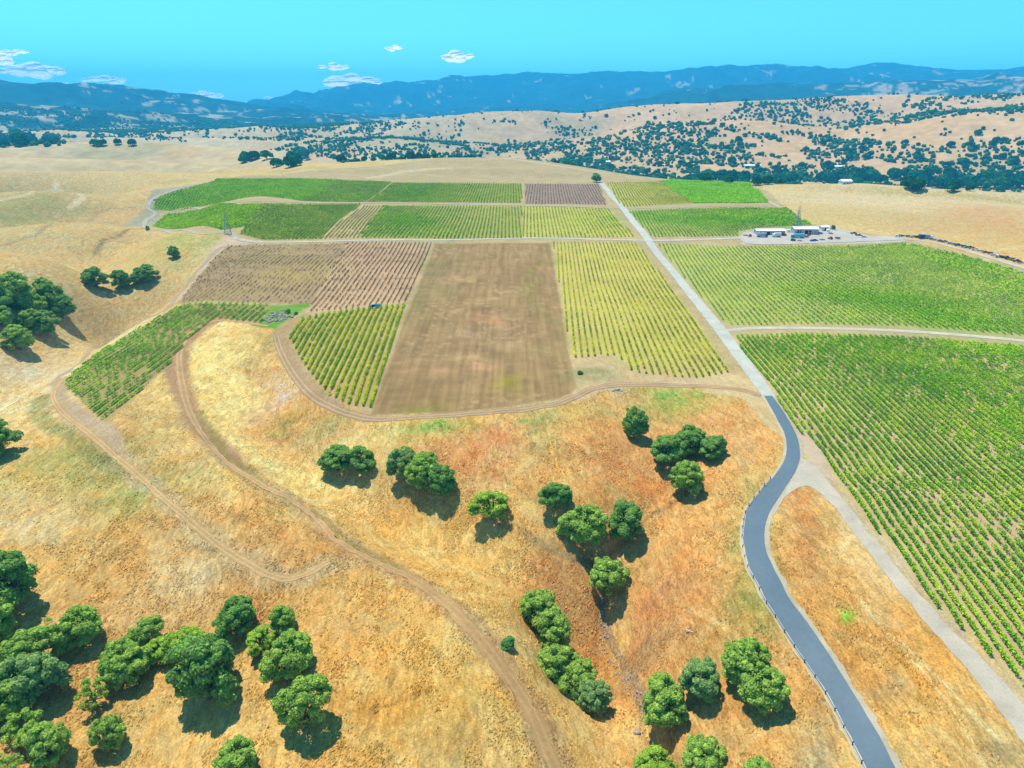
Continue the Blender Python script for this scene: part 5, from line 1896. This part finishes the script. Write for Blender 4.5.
def box_truck(paint, L=8.5, cab='white'):
    e = empty('box_truck', (0, 0, 0))
    b_ = MB()
    b_.box(-L / 2, L / 2 - 2.2, -1.2, 1.2, 1.0, 3.5)
    b_.build('box', M[paint], e)
    c_ = MB()
    c_.prism([(L / 2 - 2.1, .6), (L / 2, .6), (L / 2, 1.6), (L / 2 - .4, 2.6), (L / 2 - 2.1, 2.7)], -1.1, 1.1)
    c_.build('cab', M[cab], e)
    g_ = MB()
    g_.prism([(L / 2 - .02, 1.62), (L / 2 + .04, 1.62), (L / 2 - .36, 2.52), (L / 2 - .42, 2.52)], -1.0, 1.0)
    g_.build('windscreen', M['glass'], e)
    f_ = MB()
    f_.box(-L / 2, L / 2 - .3, -.5, .5, .6, .98)
    f_.build('chassis', M['post'], e)
    wheels(e, (-L / 2 + 1.2, -L / 2 + 2.3, L / 2 - 1.1), 1.0, .5, .3)
    return e


def tractor(paint):
    e = empty('tractor', (0, 0, 0))
    b_ = MB()
    b_.prism([(-.2, .8), (2.0, .8), (2.0, 1.45), (1.7, 1.6), (-.2, 1.65)], -.42, .42)
    b_.build('bonnet', M[paint], e)
    c_ = MB()
    c_.prism([(-1.5, 1.0), (0, 1.0), (-.1, 2.35), (-1.35, 2.35)], -.75, .75)
    c_.build('cab', M['glass'], e)
    r_ = MB()
    r_.box(-1.5, .05, -.85, .85, 2.36, 2.5)
    r_.build('cab_roof', M['cyan'] if paint == 'blue' else M[paint], e)
    for x_, r0, y_, w_ in ((-1.0, .8, .85, .45), (1.4, .5, .75, .3)):
        for sy in (-1, 1):
            m_ = MB()
            m_.bar((x_, sy * y_ - w_ / 2, r0), (x_, sy * y_ + w_ / 2, r0), r0, r0, 14)
            t_ = m_.build('wheel', M['rubber'], e)
            h_ = MB()
            h_.bar((x_, sy * (y_ + w_ / 2), r0), (x_, sy * (y_ + w_ / 2 + .03), r0), r0 * .5, r0 * .45, 10)
            h_.build('rim', M['cream'], t_)
    return e


def trailer(paint):
    e = empty('farm_trailer', (0, 0, 0))
    b_ = MB()
    b_.box(-2, 2, -1, 1, .8, .95)
    for y0, y1 in ((-1, -.93), (.93, 1)):
        b_.box(-2, 2, y0, y1, .951, 1.6)
    for x0, x1 in ((-2, -1.93), (1.93, 2)):
        b_.box(x0, x1, -.929, .929, .951, 1.6)
    b_.build('bed', M[paint], e)
    MB().bar((2, 0, .85), (3.3, 0, .55), .08).build('drawbar', M['post'], e)
    wheels(e, (-.9, .3), .9, .4)
    return e


def disc_harrow(paint):
    e = empty('disc_harrow', (0, 0, 0))
    b_ = MB()
    for y_ in (-1.4, -.5, .5, 1.4):
        b_.bar((-1.6, y_, .8), (1.6, y_, .8), .09)
    for x_ in (-1.6, 0, 1.6):
        b_.bar((x_, -1.4, .8), (x_, 1.4, .8), .09)
    b_.bar((1.6, 0, .8), (3.0, 0, .6), .09)
    b_.build('frame', M[paint], e)
    for x_ in (-1.2, .9):
        d_ = MB()
        for y_ in np.arange(-1.5, 1.6, .3):
            d_.bar((x_, y_ - .015, .35), (x_, y_ + .015, .35), .38, .38, 12)
        d_.bar((x_, -1.6, .35), (x_, 1.6, .35), .05)
        d_.bar((x_, 0, .35), (x_, 0, .8), .06)
        d_.build('disc_gang', M['galv'], e)
    return e


def water_tank(paint):
    e = empty('water_tank', (0, 0, 0))
    m_ = MB()
    m_.bar((0, 0, 0), (0, 0, 2.2), 1.25, 1.25, 20)
    m_.build('tank_body', M[paint], e)
    m_ = MB()
    m_.bar((0, 0, 2.2), (0, 0, 2.6), 1.25, .35, 20)
    m_.build('tank_dome', M[paint], e)
    return e


def place(e, px, py, rz, label, cat, group=None):
    p = at1(px, py)
    e.location = (p[0], p[1], p[2] + .08)
    e.rotation_euler = (0, 0, R(rz))
    tag(e, label, cat, group)


GY_ = 'machinery in the vineyard yard'
place(box_truck('bluewall', 9, 'navy'), 762, 237.3, 4, 'blue truck parked in front of the long low shed', 'truck', GY_)
place(box_truck('palewall', 7.5), 776, 237.2, 182, 'pale box truck in front of the middle of the long low shed', 'truck', GY_)
place(trailer('maroon'), 783.5, 236, 10, 'dark red trailer at the right end of the long low shed', 'trailer', GY_)
place(pickup('red'), 750, 236.5, 60, 'red pickup at the left end of the long low shed', 'pickup', GY_)
place(disc_harrow('maroon'), 745.5, 236, 30, 'rusty harrow left of the red pickup in the yard', 'harrow', GY_)
place(box_truck('cyan', 11, 'teal'), 797.5, 238.2, 184, 'long pale blue truck parked across the yard in front of the barn', 'truck', GY_)
place(tractor('blue'), 793, 241.2, 10, 'blue tractor at the lower left of the yard', 'tractor', GY_)
place(tractor('red'), 808.5, 235.6, 80, 'red tractor by the dark doorway of the barn', 'tractor', GY_)
place(trailer('red'), 806, 237.6, 170, 'red trailer in front of the barn doorway', 'trailer', GY_)
place(disc_harrow('orange'), 799.5, 241.3, 0, 'orange harrow at the lower edge of the yard', 'harrow', GY_)
place(car('navy'), 815, 241.0, 0, 'dark blue car, lower of the two at the yard edge', 'car', GY_)
place(car('blue'), 812.5, 241.4, 5, 'blue car touching the lower edge of the yard', 'car', GY_)
place(tractor('orange'), 830, 239.5, 120, 'orange tractor alone in the open part of the yard', 'tractor', GY_)
place(trailer('red'), 837.5, 239.3, 150, 'red trailer in the open right part of the yard', 'trailer', GY_)
place(disc_harrow('green'), 822, 240.3, 20, 'green harrow in the open part of the yard', 'harrow', GY_)
place(pickup('navy'), 817.5, 232.8, 80, 'dark pickup between the barn and the small white cabin', 'pickup', GY_)
place(car('maroon'), 820.5, 234, 30, 'dark red car in front of the small white cabin', 'car', GY_)
place(water_tank('carwhite'), 827.5, 232, 0, 'white water tank beside the small white cabin', 'water tank', GY_)
place(car('silver'), 830.5, 234.2, 10, 'silver car right of the water tank', 'car', GY_)
place(water_tank('cream'), 788.5, 232.5, 0, 'cream water tank between the long shed and the barn', 'water tank', GY_)
place(pickup('navy'), 853.5, 234.0, -5, 'dark pickup at the right end of the yard under the hill', 'pickup', GY_)
place(pickup('maroon'), 858.5, 236.0, -20, 'dark red pickup at the mouth of the right hand track', 'pickup', GY_)
place(car('silver'), 864, 237.6, -15, 'silver car at the start of the right hand track', 'car', GY_)
# the line of stored machinery and cars beside the right hand track
kinds = [('car', 'carwhite'), ('trailer', 'maroon'), ('disc', 'green'), ('car', 'navy'), ('pickup', 'silver'), ('trailer', 'navy'), ('box', 'navy'), ('box', 'bluewall'), ('car', 'red'), ('trailer', 'carwhite'),
         ('car', 'maroon'), ('pickup', 'blue'), ('car', 'silver'), ('disc', 'maroon'), ('pickup', 'navy'), ('trailer', 'green'), ('car', 'cyan'), ('tractor', 'blue'), ('pickup', 'carwhite'), ('disc', 'grey'), ('car', 'grey'),
         ('trailer', 'maroon'), ('car', 'carwhite'), ('pickup', 'bluewall'), ('car', 'navy'), ('tractor', 'green'), ('trailer', 'grey'), ('pickup', 'navy'), ('disc', 'maroon')]
wordk = dict(car='car', trailer='trailer', disc='harrow', pickup='pickup', box='truck', tractor='tractor')
wordc = dict(carwhite='white', maroon='dark red', green='green', navy='dark blue', silver='silver', bluewall='grey blue', red='red', blue='blue', cyan='pale blue', grey='grey')
nk = len(kinds)
sx = np.interp(np.linspace(0, 1, nk), [0, .13, 1], [897, 912, 1021])
for i, (kd, pc) in enumerate(kinds):
    px_ = sx[i] + rnd.uniform(-.8, .8)
    py_ = np.interp(px_, [895, 905, 930, 960, 990, 1024], [236.8, 236.6, 239.2, 246, 254.6, 264.2]) + rnd.uniform(-.35, .35)
    fn = dict(car=car, trailer=trailer, disc=disc_harrow, pickup=pickup, box=box_truck, tractor=tractor)[kd]
    e = fn(pc)
    place(e, px_, py_, -32 + rnd.uniform(-16, 50), '%s %s, %s from the yard in the line along the right hand track' % (wordc[pc], wordk[kd], ordinal(i + 1)), wordk[kd], 'vehicles and machinery lined up along the right hand track')
# harvesting tractor with a bin on the lower block and a parked one at the far left corner
t1 = tractor('blue')
place(t1, 372.5, 308.6, 170, 'blue tractor working at the top edge of the left vineyard', 'tractor')
t2 = trailer('cyan')
place(t2, 377.3, 307.4, 190, 'pale blue trailer just behind the tractor above the left vineyard', 'trailer')
place(pickup('silver'), 220.5, 180, 10, 'silver pickup at the far top corner of the upper left vineyard', 'pickup')
place(trailer('grey'), 216.5, 180.3, 10, 'grey trailer left of the pickup at the far top corner', 'trailer')
place(pickup('carwhite'), 155.5, 200, 40, 'white pickup on the track at the upper left vineyard corner', 'pickup')

# ------------------------------------------------------------------ stones
def rock_mesh(seed, elong=1.0):
    g_ = np.random.default_rng(seed)
    v = IV * g_.uniform(.75, 1.15, (12, 1)) * np.array([elong, .8, .6])
    return mesh_np('rock', v, IF, None, M['rock'])


RK = [rock_mesh(i, 1 + .3 * (i % 3)) for i in range(6)]
g = np.random.default_rng(5)
pc = at1(280, 317)
for k in range(70):
    a_, r_ = g.uniform(0, 6.28), math.sqrt(g.uniform(0, 1))
    px_, py_ = 280 + 15 * r_ * math.cos(a_) - 3 * r_ * math.sin(a_), 316.5 + 6.2 * r_ * math.sin(a_) - 1.5 * math.cos(a_) * r_
    p = at1(px_, py_)
    o = link('boulder', RK[k % 6], None, (p[0], p[1], p[2] + .15))
    s_ = g.uniform(.5, 1.25)
    o.scale = (s_, s_, s_)
    o.rotation_euler = (g.uniform(-.3, .3), g.uniform(-.3, .3), g.uniform(0, 6.28))
    tag(o, 'grey purple boulder heaped in the rock pile beside the hillside vine block', 'boulder', 'boulders of the rock pile')
gl2 = smooth_line(poly_world([(603, 604), (602, 622), (606, 640), (604, 654), (616, 672), (628, 684), (638, 698), (644, 714)]), .7)
g = np.random.default_rng(6)
for p in gl2:
    for _ in range(2):
        if g.uniform() < .35:
            continue
        x_, y_ = p[0] + g.normal(0, .45), p[1] + g.normal(0, .35)
        o = link('stone', RK[int(g.integers(0, 6))], None, (x_, y_, float(H([x_], [y_])[0]) + .05))
        s_ = g.uniform(.16, .42)
        o.scale = (s_, s_, s_)
        o.rotation_euler = (g.uniform(-.3, .3), g.uniform(-.3, .3), g.uniform(0, 6.28))
        o.data.materials[0] = M['rock']
        tag(o, 'pale grey stone lying in the narrow gully below the lone round oak', 'stone', 'stones in the gully')
for px_, py_, s_, lb in ((617, 390, .9, 'grey boulder at the bend of the dirt track below the yellow green vines'), (621, 391, .7, 'smaller grey boulder right of the one at the track bend'), (613, 391, .7, 'smaller grey boulder left of the one at the track bend'), (637, 733, .8, 'dark grey rock at the lower end of the stony gully')):
    p = at1(px_, py_)
    o = link('boulder', RK[int(px_) % 6], None, (p[0], p[1], p[2] + .1))
    o.scale = (s_, s_, s_)
    tag(o, lb, 'boulder')
lg = at1(690, 632)
m_ = MB()
m_.bar((-.9, .5, .2), (.9, -.5, .25), .2, .13, 8)
m_.bar((.2, -.1, .25), (.9, .5, .5), .08, .04, 6)
m_.bar((-.2, .1, .25), (-.7, -.5, .45), .08, .04, 6)
tag(m_.build('fallen_log', M['tan_rock'], None, lg), 'bleached fallen branch lying on the orange grass left of the road', 'log')
# bleached stones scattered on the bare patches of the slopes
g = np.random.default_rng(9)
stones = [(x_ + g.normal(0, sx_), y_ + g.normal(0, sy_)) for x_, y_, sx_, sy_, n_ in ((375, 594, 14, 3, 5), (185, 590, 24, 8, 26), (168, 565, 6, 10, 8), (385, 610, 22, 8, 5), (255, 575, 20, 8, 4)) for _ in range(n_)]
Ps = at([q_[0] for q_ in stones], [q_[1] for q_ in stones])
for k, p in enumerate(Ps):
    o = link('stone', RK[k % 6], None, (p[0], p[1], p[2]))
    s_ = g.uniform(.12, .3)
    o.scale = (s_, s_, s_)
    o.rotation_euler = (0, 0, g.uniform(0, 6.28))
    tag(o, 'small stone showing through the dry grass of the lower left slope', 'stone', 'small stones on the lower left slope')

# ------------------------------------------------------------------ farm buildings in the valley
def valley_house(px, py, L, D, h, rz, label, roofm):
    p = at1(px, py)
    e = empty('farmhouse', p, R(rz))
    tag(e, label, 'house', 'farm buildings in the valley')
    w_ = MB()
    w_.box(-L / 2, L / 2, -D / 2, D / 2, -2, h)
    w_.build('wall', M['palewall'], e)
    rf = MB()
    prof = [(-D / 2 - .6, h), (0, h + D * .25), (D / 2 + .6, h)]
    for x_ in (-L / 2 - .6, L / 2 + .6):
        rf.v += [(x_, y_, z_ + .02) for y_, z_ in prof]
    rf.f = [(2, 1, 0), (3, 4, 5), (0, 1, 4, 3), (1, 2, 5, 4), (2, 0, 3, 5)]
    rf.build('roof', M[roofm], e)
    for x_ in (-L * .3, 0, L * .3):
        d_ = MB()
        d_.box(x_ - .7, x_ + .7, -D / 2 - .06, -D / 2 - .003, 1, 2.3)
        d_.build('window', M['glass'], e)


valley_house(752, 167, 42, 10, 4, 4, 'long white roofed barn on the far slope above the valley trees', 'white')
valley_house(845, 184, 14, 9, 4, 10, 'white roofed house among the valley trees, leftmost of the lower ones', 'white')
valley_house(934, 186.5, 16, 10, 5, -12, 'pale blue roofed farmhouse in the valley belt at right', 'bluewall')
valley_house(919, 188, 12, 8, 4, 12, 'white roofed shed left of the pale blue farmhouse', 'white')
valley_house(838, 168, 20, 9, 4, 5, 'pale shed on the dry slope above the right valley trees', 'white')
valley_house(608, 163, 12, 9, 4, 0, 'small white house at the edge of the wooded slope in the centre', 'white')

# ------------------------------------------------------------------ clouds (far outside the haze)
def mat_cloud():
    m, t = newmat('cloud')
    lw = N(t, 'ShaderNodeLayerWeight')
    lw.inputs['Blend'].default_value = .5
    v = scaled_vec(t, .0035, .0035, .0035)
    n1 = noise_node(t, v, 1.0, 5, .65)
    d = N(t, 'ShaderNodeBsdfDiffuse')
    d.inputs['Color'].default_value = (.95, .95, .95, 1)
    tl = N(t, 'ShaderNodeBsdfTranslucent')
    tl.inputs['Color'].default_value = (.95, .95, .95, 1)
    mx = N(t, 'ShaderNodeMixShader')
    mx.inputs[0].default_value = .1
    t.links.new(d.outputs[0], mx.inputs[1])
    t.links.new(tl.outputs[0], mx.inputs[2])
    tr = N(t, 'ShaderNodeBsdfTransparent')
    m2 = N(t, 'ShaderNodeMixShader')
    edge = maprange(t, lw.outputs['Facing'], .15, .92, 1, 0)
    fac = math_node(t, 'MULTIPLY', edge, maprange(t, n1, .3, .5, .45, 1), True)
    t.links.new(fac, m2.inputs[0])
    t.links.new(tr.outputs[0], m2.inputs[1])
    t.links.new(mx.outputs[0], m2.inputs[2])
    cn = N(t, 'ShaderNodeCombineXYZ')     # light scattered through the whole puff: shade as if facing the sun
    for i_, v_ in enumerate((math.sin(SUN_AZ) * math.cos(SUN_EL), math.cos(SUN_AZ) * math.cos(SUN_EL), math.sin(SUN_EL))):
        cn.inputs[i_].default_value = v_
    t.links.new(cn.outputs[0], d.inputs['Normal'])
    o_ = t.nodes.new('ShaderNodeOutputMaterial')
    t.links.new(m2.outputs[0], o_.inputs['Surface'])
    return m


M['cloud'] = mat_cloud()


def sphere_pts(nu=16, nv=10):
    V, F_ = [], []
    for j in range(nv + 1):
        th = PI * j / nv
        for i in range(nu):
            ph = 2 * PI * i / nu
            V.append((math.sin(th) * math.cos(ph), math.sin(th) * math.sin(ph), math.cos(th)))
    for j in range(nv):
        for i in range(nu):
            i2 = (i + 1) % nu
            F_.append((j * nu + i, (j + 1) * nu + i, (j + 1) * nu + i2, j * nu + i2))
    return np.array(V), np.array(F_)


SV, SF = sphere_pts()


def cloud(px, py, wpx, hpx, seed, label, dist=21000):
    g_ = np.random.default_rng(seed)
    a_, b_, c_ = ray(px, py)
    h_ = math.hypot(a_, b_)
    p = np.array([a_ / h_ * dist, b_ / h_ * dist, CAMZ + c_ / h_ * dist])
    k_ = dist / FPX
    V, F_, b0 = [], [], 0
    n_ = int(7 + wpx * .35)
    for _ in range(n_):
        u = g_.uniform(-1, 1)
        cx = u * wpx * .5 * k_ * .85
        hz = (1 - u * u) * hpx * k_
        r_ = g_.uniform(.12, .30) * hpx * k_ * 1.6 * (1.15 - abs(u) * .6)
        cz = g_.uniform(-.3, .3) * hz
        cy = g_.normal(0, .25) * hpx * k_
        d_ = 1 + .25 * fbm(SV[:, 0] * 3 + _ * 7, SV[:, 1] * 3 + SV[:, 2] * 2.3, 1.2, 3, seed)
        v = SV * d_[:, None] * np.array([1.7, 1.2, .75]) * r_ + np.array([cx, cy, cz])
        V.append(v)
        F_.append(SF + b0)
        b0 += len(SV)
    o_ = link('cloud', mesh_np('cloud', np.vstack(V), np.vstack(F_), None, M['cloud'], None, True), None, p)
    o_.visible_shadow = False
    tag(o_, label, 'cloud', 'small fair weather clouds')


cloud(12, 52, 30, 5, 1, 'thin flat cloud, highest at the left edge of the sky')
cloud(34, 71, 52, 12, 2, 'puffy white cloud low at the left over the blue ridge')
cloud(106, 80, 40, 7, 3, 'low white cloud above the highest left ridge top')
cloud(72, 85, 30, 4, 9, 'thin cloud bank touching the left ridge')
cloud(3, 60, 12, 8, 12, 'small cloud scrap at the very left edge')
cloud(204, 96, 36, 7, 4, 'small low cloud over the falling end of the left ridge')
cloud(336, 67, 32, 6, 5, 'flat white cloud just above the larger one near the notch')
cloud(354, 82, 58, 13, 6, 'broad white cloud resting over the start of the right ridge')
cloud(394, 48, 16, 5, 7, 'tiny white cloud, highest one near the centre left')
cloud(457, 57, 30, 10, 8, 'small bright cloud furthest to the right in the sky')
cloud(270, 100, 16, 5, 10, 'faint low cloud scrap in the notch between the ridges')

# ------------------------------------------------------------------ the air
hz = MB()
hz.box(-14700, 14700, -14700, 14700, -140, 680)
hm, t = newmat('haze')
pv = N(t, 'ShaderNodeVolumePrincipled')
pv.inputs['Color'].default_value = (.05, .55, 1.0, 1)
pv.inputs['Density'].default_value = 1.05e-4
pv.inputs['Anisotropy'].default_value = 0.0
o_ = t.nodes.new('ShaderNodeOutputMaterial')
t.links.new(pv.outputs[0], o_.inputs['Volume'])
ho = hz.build('haze', hm)
tag(ho, 'pale blue air that fades the far ridges', 'haze', kind='stuff')
